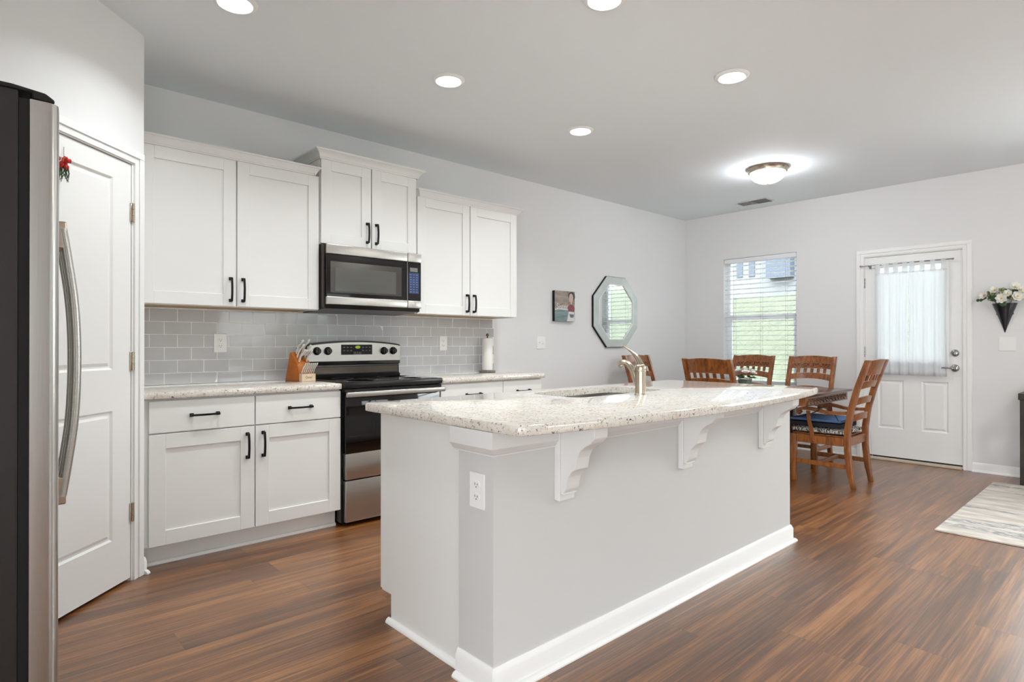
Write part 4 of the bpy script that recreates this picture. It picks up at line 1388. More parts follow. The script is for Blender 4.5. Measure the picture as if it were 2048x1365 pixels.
# faucet
fx, fy = 2.466, 1.757
fc = thing('faucet', 'brushed nickel faucet with lever on top beside the island sink', 'faucet', (fx, fy, 0.914))
MB().lathe([(0.0, 0.9142), (0.0305, 0.9142), (0.0305, 0.918), (0.027, 0.921), (0.0265, 1.030), (0.0, 1.030)], (fx, fy, 0), 32).build('body', M_nickel, fc, smooth=30)
MB().lathe([(0.0, 1.0305), (0.026, 1.0305), (0.027, 1.033), (0.0268, 1.052), (0.024, 1.060), (0.016, 1.066), (0.0, 1.068)], (fx, fy, 0), 32).build('cap', M_nickel, fc, smooth=40)
sp = smoothpts([(fx, fy + 0.015, 0.950), (fx, fy + 0.026, 0.985), (fx, fy + 0.042, 1.022), (fx, fy + 0.062, 1.052), (fx, fy + 0.086, 1.068), (fx, fy + 0.112, 1.068), (fx, fy + 0.131, 1.058)], 5)
MB().tube(sp, [0.013 + 0.004 * (i / (len(sp) - 1)) for i in range(len(sp))], 16).build('spout', M_nickel, fc, smooth=60)
lvp = smoothpts([(fx, fy + 0.000, 1.062), (fx, fy + 0.010, 1.082), (fx, fy + 0.026, 1.104), (fx, fy + 0.050, 1.124), (fx, fy + 0.080, 1.142), (fx, fy + 0.106, 1.155)], 5)
MB().tube(lvp, [0.019 - 0.0145 * min(1.0, 1.25 * i / (len(lvp) - 1)) for i in range(len(lvp))], 14, squash=0.8).build('lever', M_nickel, fc, smooth=60)

# ------------------------------------------------------------------ dining table
TX0, TX1, TY0, TY1, TZ = 4.955, 5.985, 1.935, 3.58, 0.750
tb = thing('dining_table', 'dark wood dining table with carved apron ends by the window', 'table', (5.47, 2.76, 0))
MB().box(TX0, TX1, TY0, TY1, TZ - 0.020, TZ, 0.006, 2).build('tabletop', M_darkwood, tb, smooth=40)
mb = MB().box(TX0 + 0.045, TX1 - 0.045, TY0 + 0.03, TY0 + 0.055, TZ - 0.094, TZ - 0.0205).box(TX0 + 0.045, TX1 - 0.045, TY1 - 0.055, TY1 - 0.03, TZ - 0.094, TZ - 0.0205)
mb.box(TX0 + 0.045, TX0 + 0.07, TY0 + 0.055, TY1 - 0.055, TZ - 0.094, TZ - 0.0205).box(TX1 - 0.07, TX1 - 0.045, TY0 + 0.055, TY1 - 0.055, TZ - 0.094, TZ - 0.0205)
ap = mb.build('apron', M_wood, tb)
for yy, s in ((TY0 + 0.03, -1), (TY1 - 0.03, 1)):
    mb = MB()
    a0, a1 = TX0 + 0.075, TX1 - 0.075
    nL = 26
    for k in range(nL):
        xx = a0 + (a1 - a0) * (k + 0.5) / nL
        zz = TZ - 0.060 + 0.008 * (1 if k % 2 else -1)
        pts = [(xx + 0.017 * math.cos(a), yy + s * 0.004, zz + 0.013 * math.sin(a)) for a in [0.4 + 4.6 * j / 9 for j in range(10)]]
        mb.tube(pts, 0.0038, 6)
    mb.build('carving', M_carvedark, ap, smooth=60)
    MB().box(a0 - 0.02, a1 + 0.02, yy + (s * 0.007 if s < 0 else 0), yy + (0 if s < 0 else 0.007), TZ - 0.0945, TZ - 0.086, 0.002).build('bead', M_darkwood, ap)
for x in (5.300, 5.665):
    for y in (2.36, 3.155):
        MB().prism([(x - 0.042, 0.0), (x + 0.042, 0.0), (x + 0.042, 0.05), (x + 0.046, 0.30), (x + 0.050, TZ - 0.095), (x - 0.050, TZ - 0.095), (x - 0.046, 0.30), (x - 0.042, 0.05)], 'y', y - 0.045, y + 0.045, 0.006, 2).build('leg', M_darkwood, tb, smooth=30)

# ------------------------------------------------------------------ dining chairs (local: faces +y, origin on floor)
def yback(z):
    P = [(0.0, -0.235), (0.12, -0.212), (0.30, -0.192), (0.46, -0.192), (0.62, -0.215), (0.80, -0.262), (1.04, -0.345)]
    for (z0, y0), (z1, y1) in zip(P, P[1:]):
        if z <= z1:
            t = (z - z0) / (z1 - z0)
            return y0 + (y1 - y0) * t
    return P[-1][1]
def make_chair(arms):
    t = thing('dining_chair', '', 'chair')
    W2 = 0.228
    zs = [0.0, 0.06, 0.12, 0.2, 0.3, 0.40, 0.46, 0.54, 0.62, 0.72, 0.80, 0.92, 1.034]
    for s in (-1, 1):
        ysv = [(yback(z), z) for z in zs]
        dep = [0.036 if z < 0.1 else 0.046 for z in zs]
        poly = [(y + d / 2, z) for (y, z), d in zip(ysv, dep)] + [(y - d / 2, z) for (y, z), d in reversed(list(zip(ysv, dep)))]
        x0, x1 = (s * W2, s * (W2 - 0.036))
        MB().prism(poly, 'x', min(x0, x1), max(x0, x1), 0.004, 2).build('back_post', M_wood, t, smooth=35)
        MB().prism([(0.205, 0.0), (0.240, 0.0), (0.246, 0.20), (0.246, 0.402), (0.200, 0.402), (0.202, 0.20)], 'x', min(s * 0.245, s * 0.203), max(s * 0.245, s * 0.203), 0.004, 2).build('front_leg', M_wood, t, smooth=35)
        MB().box(min(s * 0.238, s * 0.216), max(s * 0.238, s * 0.216), -0.168, 0.1995, 0.335, 0.402, 0.003).build('seat_rail', M_wood, t)
        MB().box(min(s * 0.232, s * 0.212), max(s * 0.232, s * 0.212), -0.182, 0.203, 0.155, 0.192, 0.003).build('side_stretcher', M_wood, t)
    MB().box(-0.202, 0.202, 0.212, 0.236, 0.335, 0.402, 0.003).box(-0.191, 0.191, -0.200, -0.178, 0.335, 0.402, 0.003).build('seat_rail', M_wood, t)
    MB().box(-0.212, 0.212, 0.02, 0.045, 0.158, 0.188, 0.003).build('cross_stretcher', M_wood, t)
    MB().box(-0.215, 0.215, -0.165, 0.238, 0.4025, 0.413, 0.004, 2).build('seat', M_wood, t)
    I = W2 - 0.037
    cur = lambda x: 0.030 * (1 - (x / I) ** 2)
    yf = lambda x, z: yback(z) + 0.012 - cur(x)
    top = MB().board(-I, I, yf, lambda x: 0.908 + 0.006 * (1 - (x / I) ** 2), lambda x: 1.026 + 0.014 * (1 - (x / I) ** 2), 0.022, 14).build('top_rail', M_wood, t, smooth=30)
    MB().board(-I + 0.01, I - 0.01, lambda x, z: yf(x, z) + 0.003, lambda x: 0.926 + 0.006 * (1 - (x / I) ** 2), lambda x: 0.958 + 0.008 * (1 - (x / I) ** 2), 0.004, 14).build('carved_band', M_carve, top, smooth=30)
    for zb in (0.795, 0.665, 0.530):
        MB().board(-I, I, yf, lambda x: zb + 0.018 * (1 - (x / I) ** 2), lambda x: zb + 0.058 + 0.016 * (1 - (x / I) ** 2), 0.020, 14).build('ladder_rail', M_wood, t, smooth=30)
    for k in range(5):
        xc = -I + 2 * I * (k + 1) / 6
        MB().board(xc - 0.014, xc + 0.014, lambda x, z: yf(x, z) - 0.005, lambda x: 0.860 + 0.01 * (1 - (x / I) ** 2), lambda x: 0.912, 0.012, 2).build('slat', M_wood, t)
    if arms:
        for s in (-1, 1):
            xa, xb = s * 0.247, s * 0.205
            pts = smoothpts([(-0.188, 0.605), (-0.05, 0.600), (0.06, 0.618), (0.13, 0.622), (0.17, 0.612), (0.182, 0.592), (0.166, 0.578)], 5)
            pts2 = [Vector((p[0], p[1])) for p in pts] if len(pts[0]) == 2 else pts
            poly_t, poly_b = [], []
            for i, p in enumerate(pts2):
                q0, q1 = pts2[max(i - 1, 0)], pts2[min(i + 1, len(pts2) - 1)]
                d = Vector((q1[0] - q0[0], q1[1] - q0[1])).normalized()
                nn = Vector((-d.y, d.x)) * (0.0125 if i < len(pts2) - 3 else 0.016)
                poly_t.append((p[0] + nn.x, p[1] + nn.y))
                poly_b.append((p[0] - nn.x, p[1] - nn.y))
            mbA = MB()
            vsA = []
            for (ty, tz), (by, bz) in zip(poly_t, poly_b):
                vsA.append([mbA.bm.verts.new(v) for v in ((xa, ty, tz), (xb, ty, tz), (xb, by, bz), (xa, by, bz))])
            fs = []
            for i in range(len(vsA) - 1):
                for k in range(4):
                    fs.append(mbA.bm.faces.new([vsA[i][k], vsA[i][(k + 1) % 4], vsA[i + 1][(k + 1) % 4], vsA[i + 1][k]]))
            fs.append(mbA.bm.faces.new(vsA[0][::-1]))
            fs.append(mbA.bm.faces.new(vsA[-1]))
            bmesh.ops.recalc_face_normals(mbA.bm, faces=fs)
            arm = mbA.build('armrest', M_wood, t, smooth=40)
            MB().prism([(0.046, 0.352), (0.082, 0.352), (0.090, 0.44), (0.108, 0.52), (0.116, 0.604), (0.084, 0.604), (0.078, 0.53), (0.058, 0.45)], 'x', min(s * 0.2465, s * 0.2385), max(s * 0.2465, s * 0.2095) if False else max(s * 0.2465, s * 0.2385), 0.002).build('arm_post', M_wood, arm, smooth=40)
    return t
side_chair = make_chair(False)
arm_chair = make_chair(True)
G = 'matching wooden dining chairs'
def set_chair(o, x, y, rz, label):
    o.location = (x, y, 0)
    o.rotation_euler = (0, 0, rz)
    o['label'] = label
    o['group'] = G
    return o
set_chair(arm_chair, 5.437, 1.920, 0.0, 'cherry wood armchair with blue cushion at the near end of the dining table')
dup(arm_chair, (5.45, 3.605, 0), PI, 'dark wood ladder-back chair behind the faucet, against the mirror wall', G)
set_chair(side_chair, 5.000, 2.645, -PI / 2, 'cherry chair seen from behind, its plain back to the island')
dup(side_chair, (6.065, 3.062, 0), PI / 2, 'cherry chair in front of the window, behind the white flowers', G)
dup(side_chair, (6.010, 2.425, 0), PI / 2, 'cherry chair facing the camera between window and white door', G)
# cushions on the near armchair
cu = thing('patterned_seat_cushion', 'black and white leaf-patterned cushion on the near armchair seat', 'cushion', (5.437, 1.93, 0.413))
def pillow(x0, x1, y0, y1, z0, z1, puff=0.5):
    mb = MB()
    def fn(top):
        def f(u, v):
            e = (1 - (2 * u - 1) ** 6) * (1 - (2 * v - 1) ** 6)
            zc = (z0 + z1) / 2
            z = zc + (1 if top else -1) * (z1 - z0) / 2 * (1 - puff + puff * e ** 0.6)
            return (x0 + (x1 - x0) * u, y0 + (y1 - y0) * v, z)
        return f
    mb.grid(fn(True), 14, 14).grid(fn(False), 14, 14)
    n_ = 15
    vs = list(mb.bm.verts)
    A, B_ = vs[:n_ * n_], vs[n_ * n_:]
    idx = lambda i, j: i * n_ + j
    edge = [(i, 0) for i in range(14)] + [(14, j) for j in range(14)] + [(i, 14) for i in range(14, 0, -1)] + [(0, j) for j in range(14, 0, -1)]
    for k in range(len(edge)):
        a, c = edge[k], edge[(k + 1) % len(edge)]
        mb.bm.faces.new([A[idx(*a)], A[idx(*c)], B_[idx(*c)], B_[idx(*a)]])
    bmesh.ops.recalc_face_normals(mb.bm, faces=mb.bm.faces)
    return mb
pillow(5.225, 5.649, 1.755, 2.165, 0.4135, 0.468, 0.6).build('pad', M_pattern, cu, smooth=60)
MB().tube(smoothpts([(5.640, 1.765, 0.452), (5.648, 1.745, 0.455), (5.662, 1.700, 0.42), (5.672, 1.690, 0.33), (5.676, 1.684, 0.20)], 5), 0.006, 8, squash=0.3).build('white_tie', M_whitestrap, cu, smooth=60)
bc = thing('blue_seat_cushion', 'plain blue cushion with navy sides on top of the patterned cushion', 'cushion', (5.437, 1.95, 0.470))
pillow(5.236, 5.600, 1.782, 2.180, 0.4690, 0.508, 0.15).build('navy_base', M_navy, bc, smooth=60)
pillow(5.236, 5.600, 1.782, 2.180, 0.5085, 0.545, 0.5).build('blue_top', M_bluecush, bc, smooth=60)
MB().tube(smoothpts([(5.238, 1.80, 0.53), (5.214, 1.83, 0.60), (5.210, 1.90, 0.634), (5.225, 1.95, 0.636), (5.185, 1.93, 0.62), (5.182, 1.98, 0.588), (5.19, 2.01, 0.575)], 5), 0.006, 8, squash=0.35).build('strap', M_strap, bc, smooth=60)

# flower vase on the table
vx, vy = 5.26, 2.60
vs_ = thing('flower_vase', 'square clear glass vase with greenery on the dining table', 'vase', (vx, vy, TZ))
mb = MB().box(vx - 0.045, vx + 0.045, vy - 0.045, vy + 0.045, TZ + 0.0005, TZ + 0.10, 0.003)
mb.build('glass', M_glassvase, vs_)
MB().box(vx - 0.036, vx + 0.036, vy - 0.036, vy + 0.036, TZ + 0.006, TZ + 0.088, 0.006).build('greenery', M_greenstem, vs_)
def flower(name, c, r, nrm, material, label, cat, group, petals=6, centre=True, layers=1):
    c, nrm = Vector(c), Vector(nrm).normalized()
    t = thing(name, label, cat, tuple(c), 0.0, group)
    u = nrm.cross(Vector((0, 0, 1)))
    u = u.normalized() if u.length > 1e-3 else Vector((1, 0, 0))
    v = nrm.cross(u)
    mb = MB()
    for ly in range(layers):
        tilt = 0.30 + 0.45 * ly
        rr = r * (1 - 0.28 * ly)
        for k in range(petals):
            a = 2 * PI * (k + 0.5 * ly) / petals + random.uniform(-0.15, 0.15)
            d = (u * math.cos(a) + v * math.sin(a)) * math.cos(tilt) + nrm * math.sin(tilt)
            sdir = (-u * math.sin(a) + v * math.cos(a))
            up = d.cross(sdir)
            rowsP = []
            for i in range(5):
                s = i / 4
                wv = r * 0.46 * math.sin(PI * (0.12 + 0.80 * s)) 
                cc = c + d * (rr * s) + nrm * (0.25 * rr * s * s * (1 if ly else 0.6))
                rowsP.append([mb.bm.verts.new(cc + sdir * wv * q + nrm * (0.10 * rr * q * q)) for q in (-1, 0, 1)])
            for a_, b_ in zip(rowsP, rowsP[1:]):
                for q in range(2):
                    mb.bm.faces.new([a_[q], a_[q + 1], b_[q + 1], b_[q]])
    mb.build('petals', material, t, smooth=80)
    if centre:
        MB().ball(c + nrm * 0.004, r * 0.2, 2).build('flower_centre', M_petalcentre, t, smooth=80)
    return t
for k, (dx, dy, dz) in enumerate(((0, 0, 0.165), (0.045, -0.045, 0.150), (-0.04, 0.05, 0.150), (-0.05, -0.03, 0.145), (0.05, 0.04, 0.148), (0.0, -0.07, 0.135), (-0.01, 0.075, 0.135))):
    flower('white_rose', (vx + dx, vy + dy, TZ + dz), 0.042, (dx * 3, dy * 3, 0.6), M_petal, 'white rose head in the bunch on the dining table', 'flower', 'white roses on the table', 7, False, 3)
mb = MB()
for k in range(22):
    a = random.uniform(0, 2 * PI)
    r = random.uniform(0.03, 0.10)
    c = Vector((vx + r * math.cos(a), vy + r * math.sin(a), TZ + random.uniform(0.102, 0.128)))
    mb.ball(c, 0.016, 1, (1.0, 1.0, 0.45))
tag(mb.build('rose_foliage', M_leaf, smooth=60), 'dark green leaves under the white roses in the vase', 'foliage', kind='stuff')

# ------------------------------------------------------------------ exterior door
XD = R + 0.012                       # door face plane (faces -x)
def to_far(mb):
    """geometry built facing -y with x running right -> far wall frame: local x -> -y, local y -> +x"""
    return mb.move(Matrix.Rotation(-PI / 2, 4, 'Z'))
# local frame for the far wall: local x = -world y, local y = world x
d0, d1 = -2.078, -1.268
L0, L1 = -LITE[1], -LITE[0]
LZ0, LZ1 = LITE[2], LITE[3]
mb = MB()
pan = [(-1.962, -1.738, 0.318, 0.800), (-1.592, -1.378, 0.318, 0.800)]
xsl = [d0, d1]
def slab_open(mb, x0, x1, z0, z1, y, th, panels, hole):
    xs = sorted({x0, x1, *[p[i] for p in panels + [hole] for i in (0, 1)]})
    zs = sorted({z0, z1, *[p[i] for p in panels + [hole] for i in (2, 3)]})
    for yy, only in ((y, False), (y + th, True)):
        for i in range(len(xs) - 1):
            for j in range(len(zs) - 1):
                xm, zm = (xs[i] + xs[i + 1]) / 2, (zs[j] + zs[j + 1]) / 2
                inp = any(p[0] < xm < p[1] and p[2] < zm < p[3] for p in panels)
                inh = hole[0] < xm < hole[1] and hole[2] < zm < hole[3]
                if inh or (inp and not only):
                    continue
                mb.add([(xs[i], yy, zs[j]), (xs[i + 1], yy, zs[j]), (xs[i + 1], yy, zs[j + 1]), (xs[i], yy, zs[j + 1])], [(0, 1, 2, 3)])
    for p in panels:
        raised_panel(mb, *p, y, m=0.034, depth=0.010)
    for a, c, e, f in ((x0, x1, z0, z1), hole):
        q = [(a, e), (c, e), (c, f), (a, f)]
        for k in range(4):
            p, r = q[k], q[(k + 1) % 4]
            mb.add([(p[0], y, p[1]), (r[0], y, r[1]), (r[0], y + th, r[1]), (p[0], y + th, p[1])], [(0, 1, 2, 3)])
    bmesh.ops.remove_doubles(mb.bm, verts=mb.bm.verts, dist=1e-6)
    bmesh.ops.recalc_face_normals(mb.bm, faces=mb.bm.faces)
    return mb
slab_open(mb, d0, d1, 0.038, 2.036, XD, 0.044, pan, (L0, L1, LZ0, LZ1))
ed = to_far(mb).build('door_1', M_doorw)
struct(ed)
OFF['door_1'] = Vector((0, 0, 0))
mb = MB()
for a, c, e, f in ((L0 - 0.035, L0 + 0.004, LZ0 - 0.035, LZ1 + 0.035), (L1 - 0.004, L1 + 0.035, LZ0 - 0.035, LZ1 + 0.035), (L0, L1, LZ0 - 0.035, LZ0 + 0.004), (L0, L1, LZ1 - 0.004, LZ1 + 0.035)):
    mb.box(a, c, XD - 0.010, XD + 0.001, e, f, 0.003)
lf = to_far(mb).build('lite_frame', M_doorw, ed)
to_far(MB().box(L0, L1, XD + 0.018, XD + 0.022, LZ0, LZ1)).build('glass_pane', M_glass, lf)
mb = MB()
k = 0
z = LZ0 + 0.012
while z < LZ1 - 0.01:
    mb.box(L0 + 0.004, L1 - 0.004, XD + 0.027, XD + 0.040, z, z + 0.0012)
    z += 0.0165
to_far(mb).build('mini_blind_slats', M_slat, lf)
for hz in (1.78, 1.08, 0.30):
    mb = MB().box(d0 - 0.012, d0 + 0.002, XD - 0.004, XD + 0.002, hz - 0.05, hz + 0.05, 0.001)
    for q in range(3):
        mb.tube([(d0 - 0.004, XD - 0.007, hz - 0.05 + q * 0.034), (d0 - 0.004, XD - 0.007, hz - 0.018 + q * 0.034)], 0.0065, 10)
    to_far(mb).build('hinge', M_chrome, ed, smooth=40)
def rosette(mb, x, z, r):
    return mb.lathe([(0.0, 0.0), (r, 0.0), (r, 0.008), (r * 0.82, 0.016), (r * 0.5, 0.020), (0.0, 0.020)], (0, 0, 0), 28, 'y')
mb = rosette(MB(), 0, 0, 0.033).move(Matrix.Translation((-1.326, XD, 1.075)) @ Matrix.Rotation(PI, 4, 'X'))
mb.box(-1.330, -1.322, XD - 0.034, XD - 0.018, 1.060, 1.090, 0.002)
to_far(mb).build('deadbolt', M_chrome, ed, smooth=40)
mb = rosette(MB(), 0, 0, 0.034).move(Matrix.Translation((-1.326, XD, 0.935)) @ Matrix.Rotation(PI, 4, 'X'))
mb.tube(smoothpts([(-1.326, XD - 0.015, 0.935), (-1.328, XD - 0.048, 0.935), (-1.350, XD - 0.055, 0.936), (-1.395, XD - 0.054, 0.939), (-1.436, XD - 0.052, 0.937)], 5), [0.011] * 6 + [0.010] * 6 + [0.008] * 9, 12)
to_far(mb).build('lever_handle', M_chrome, ed, smooth=50)
# frame, casing, threshold
mb = casing(MB(), -DOOR1[1] - 0.001, -DOOR1[0] + 0.001, 2.048, w=0.066, t=0.018, y=R)
mb.box(-2.0845, -2.0785, R + 0.001, R + 0.13, 0.0, 2.049).box(-1.2675, -1.2615, R + 0.001, R + 0.13, 0.0, 2.049).box(-2.0785, -1.2675, R + 0.001, R + 0.13, 2.039, 2.0495)
struct(to_far(mb).build('trim_1', M_trim))
struct(to_far(MB().box(-2.078, -1.268, R - 0.035, R + 0.13, 0.0005, 0.024, 0.004)).build('trim_3', M_alu))
struct(to_far(MB().box(-2.078, -1.268, R + 0.015, R + 0.06, 0.0245, 0.0375)).build('trim_4', M_rubber))

# curtain rod and two sheer tab-top panels
XR = XD - 0.048
rod = thing('curtain_rod', 'thin silver curtain rod across the top of the white door', 'curtain rod', (XR, 1.72, 1.945))
RZ = 1.952
to_far(MB().tube([(-2.100, XR, RZ), (-1.338, XR, RZ)], 0.0055, 10)).build('rod', M_chrome, rod, smooth=50)
for x in (-2.106, -1.332):
    to_far(MB().ball((x, XR, RZ), 0.010, 2)).build('finial', M_chrome, rod, smooth=60)
for x in (-2.030, -1.400):
    to_far(MB().box(x - 0.006, x + 0.006, XR - 0.002, XD - 0.0005, RZ - 0.012, RZ - 0.0055, 0.001).box(x - 0.010, x + 0.010, XD - 0.004, XD - 0.0003, RZ - 0.03, RZ + 0.01)).build('bracket', M_chrome, rod)
def curtain(label, x0, x1, ph):
    zt, zb = 1.868, 0.855
    t = thing('sheer_curtain', label, 'curtain', (XR, -(x0 + x1) / 2, zb), 0.0, 'sheer curtain panels on the door')
    def fn(u, v):
        x = x0 + (x1 - x0) * u + 0.006 * math.sin(7 * v + ph) * (u - 0.5)
        fold = 0.014 * math.sin(2 * PI * 3.1 * u + ph + 0.5 * v) + 0.006 * math.sin(2 * PI * 7.3 * u + 2 * ph)
        return (x, XR - 0.004 + fold * (0.55 + 0.45 * v), zt + (zb - zt) * v)
    cl = to_far(MB().grid(fn, 64, 24)).build('cloth', M_sheer, t, smooth=80)
    md = cl.modifiers.new('hem', 'SOLIDIFY')
    md.thickness = 0.0008
    for k in range(4):
        xc = x0 + 0.026 + (x1 - x0 - 0.052) * k / 3
        w = 0.024
        mb = MB()
        prof = [(0.004, zt - 0.012), (0.010, RZ), (0.004, RZ + 0.0085), (-0.004, RZ + 0.0085), (-0.010, RZ), (-0.004, zt - 0.012)]
        rowsT = []
        for dy, z in prof:
            ww = w * (1.0 if z < RZ - 0.02 else 0.8)
            rowsT.append([mb.bm.verts.new((xc + s * ww, XR + dy, z)) for s in (-1, 1)])
        for a, c in zip(rowsT, rowsT[1:]):
            mb.bm.faces.new([a[0], a[1], c[1], c[0]])
        to_far(mb).build('tab', M_sheer, t)
    return t
curtain('sheer white tab-top curtain panel, hinge-side half of the door', -1.975, -1.690, 0.4)
curtain('sheer white tab-top curtain panel, handle-side half of the door', -1.683, -1.378, 1.7)

# ------------------------------------------------------------------ window_1 with blind
def window(name, lo, hi, z0, z1, hung=True):
    """window on the far wall; lo..hi in y"""
    a, c = -hi, -lo
    yo = R + 0.085
    fw = 0.045
    mb = MB().box(a, a + fw, yo, yo + 0.05, z0, z1, 0.003).box(c - fw, c, yo, yo + 0.05, z0, z1, 0.003).box(a + fw, c - fw, yo, yo + 0.05, z0, z0 + fw, 0.003).box(a + fw, c - fw, yo, yo + 0.05, z1 - fw, z1, 0.003)
    zm = (z0 + z1) / 2 + 0.055
    mb.box(a + fw, c - fw, yo - 0.004, yo + 0.045, zm - 0.030, zm + 0.030, 0.003)
    mb.box(a + fw, a + fw + 0.02, yo - 0.004, yo + 0.02, z0 + fw, zm - 0.03).box(c - fw - 0.02, c - fw, yo - 0.004, yo + 0.02, z0 + fw, zm - 0.03)
    w_ = to_far(mb).build(name, M_vinyl)
    OFF[w_.name] = Vector((0, 0, 0))
    struct(w_)
    to_far(MB().box(a + fw, c - fw, yo + 0.022, yo + 0.026, z0 + fw, zm - 0.03).box(a + fw, c - fw, yo + 0.022, yo + 0.026, zm + 0.03, z1 - fw)).build('glass_pane', M_glass, w_)
    to_far(MB().box(a + 0.001, c - 0.001, R - 0.015, yo - 0.001, z0, z0 + 0.018, 0.003)).build('sill', M_trim, w_)
    return w_
window('window_1', *WIN1)
bl = thing('window_blind', 'white horizontal slat blind with open slats in the window', 'blind', (R + 0.045, 3.19, WIN1[2]))
a, c = -WIN1[1] + 0.006, -WIN1[0] - 0.006
to_far(MB().box(a, c, R + 0.008, R + 0.066, WIN1[3] - 0.055, WIN1[3] - 0.002, 0.004)).build('headrail', M_slat, bl)
mb = MB()
z = WIN1[2] + 0.095
zlist = []
while z < WIN1[3] - 0.075:
    zlist.append(z)
    z += 0.0555
for z in zlist:
    mb.prism([(R + 0.0125, z + 0.0028), (R + 0.0620, z - 0.0042), (R + 0.0618, z - 0.0012), (R + 0.0370, z + 0.0034), (R + 0.0123, z + 0.0058)], 'x', a + 0.004, c - 0.004)
to_far(mb).build('slats', M_slat, bl)
mb = MB()
for k in range(5):
    mb.box(a + 0.004, c - 0.004, R + 0.012, R + 0.062, WIN1[2] + 0.044 + k * 0.006, WIN1[2] + 0.0468 + k * 0.006)
to_far(mb).build('stacked_slats', M_slat, bl)
to_far(MB().box(a + 0.004, c - 0.004, R + 0.014, R + 0.060, WIN1[2] + 0.0195, WIN1[2] + 0.040, 0.004)).build('bottom_rail', M_slat, bl)
for xx in (a + 0.12, (a + c) / 2 + 0.02, c - 0.12):
    to_far(MB().box(xx - 0.001, xx + 0.001, R + 0.009, R + 0.011, WIN1[2] + 0.04, WIN1[3] - 0.055).box(xx - 0.001, xx + 0.001, R + 0.0635, R + 0.0655, WIN1[2] + 0.04, WIN1[3] - 0.055)).build('ladder_cord', M_cord, bl)
window('window_2', *WIN2)
# unseen rear windows, added to bring light in from behind the camera
for nm, wv in (('added_window_3', ADDED_WIN3), ('added_window_4', ADDED_WIN4)):
    x0, x1, z0, z1 = wv
    fw, yo = 0.05, BACK_Y - 0.10
    mb = MB().box(x0, x0 + fw, yo, yo + 0.05, z0, z1).box(x1 - fw, x1, yo, yo + 0.05, z0, z1).box(x0, x1, yo, yo + 0.05, z0, z0 + fw).box(x0, x1, yo, yo + 0.05, z1 - fw, z1)
    mb.box((x0 + x1) / 2 - 0.03, (x0 + x1) / 2 + 0.03, yo, yo + 0.05, z0 + fw, z1 - fw)
    w_ = struct(mb.build(nm, M_vinyl))
    OFF[w_.name] = Vector((0, 0, 0))
    MB().box(x0 + fw, x1 - fw, yo + 0.02, yo + 0.024, z0 + fw, z1 - fw).build('glass_pane', M_glass, w_)

# ------------------------------------------------------------------ outside the window
mb = MB()
def hill(u, v):
    x = R + 1.0 + 30 * u
    y = -34 + 60 * v
    t = min(1.0, max(0.0, (x - 9.5) / 14.0))
    z = -0.35 + 3.35 * (t * t * (3 - 2 * t)) + 0.10 * math.sin(0.5 * y) + 0.028 * (14 - y) * t
    return (x, y, z)
mb.grid(hill, 40, 50)
bmesh.ops.recalc_face_normals(mb.bm, faces=mb.bm.faces)
struct(mb.build('ground_lawn', M_grass, smooth=80), 'green grass slope outside the window', 'lawn')
hs = thing('neighbor_house', 'pale house with blue-grey wall seen through the upper window', 'house', (33, 13, 2.6))
MB().box(30, 38, 9.0, 21.0, 2.3, 9.0).build('siding_wall', M_siding, hs)
MB().box(29.5, 29.99, 12.3, 13.5, 4.4, 9.0).build('blue_grey_bay', M_bluesiding, hs)
MB().prism([(8.4, 9.0), (21.6, 9.0), (15.0, 12.5)], 'x', 29.4, 38.6).build('roof', M_roof, hs)
for y in (14.45, 15.1):
    MB().box(29.96, 30.0, y - 0.16, y + 0.16, 4.6, 6.6).build('house_window', M_bluesiding, hs)

# ------------------------------------------------------------------ cone vase with flowers on far wall
vy0, vz0, vz1, vr = 0.962, 1.262, 1.520, 0.088
cn = thing('cone_wall_vase', 'dark pointed cone vase hung on the wall right of the door', 'vase', (R, vy0, vz0))
mb = MB()
prof = [(0.002, vz0), (0.0205, vz0 + 0.060), (0.0685, vz0 + 0.200), (0.0695, vz0 + 0.2005), (vr, vz1 - 0.004), (vr, vz1), (vr - 0.006, vz1), (vr - 0.012, vz1 - 0.02)]
mb.lathe(prof, (R - 0.001, vy0, 0), 24, 'z', PI / 2, 3 * PI / 2)
mb.build('cone', M_cone, cn, smooth=25)
MB().box(R - 0.0028, R - 0.0008, vy0 - 0.06, vy0 + 0.06, vz1 - 0.10, vz1 - 0.02).build('hanger_plate', M_cone, cn)
flw = [(-0.125, 1.590, 0.040), (-0.005, 1.555, 0.046), (0.085, 1.652, 0.042), (0.10, 1.570, 0.048), (-0.055, 1.635, 0.040), (0.035, 1.60, 0.034), (0.125, 1.625, 0.036)]
side_words = ['white flower hanging lowest at the left of the cone vase', 'white flower with orange-yellow centre at the front rim of the cone vase', 'white flower at the top of the cone vase bouquet', 'white flower at the right front of the cone vase bouquet', 'white flower at the upper left of the cone vase bouquet', 'small white flower in the middle of the cone vase bouquet', 'white flower at the far right of the cone vase bouquet']
for (dy, z, r), lb in zip(flw, side_words):
    flower('white_flower', (R - 0.095 - random.uniform(0, 0.03), vy0 - dy, z), r * 0.98, (-1, -dy * 4, 0.25 + (z - 1.58) * 4), M_petal, lb, 'flower', 'white flowers in the cone vase', 7, True, 2)
mb, mb2 = MB(), MB()
for k in range(130):
    a = random.uniform(-1.5, 1.5)
    r = random.uniform(0.05, 0.185)
    p = Vector((R - 0.055 - random.uniform(0, 0.06), vy0 + r * math.sin(a) * 1.02, 1.520 + 0.025 + r * math.cos(a) * 0.55))
    if p.x > R - 0.03:
        p.x = R - 0.03
    tgt = mb2 if (k % 3 == 0 or (abs(a) < 0.5 and k % 3 == 1)) else mb
    tgt.ball(p, 0.017, 1, (0.35, random.uniform(0.7, 1.3), random.uniform(0.5, 0.9)))
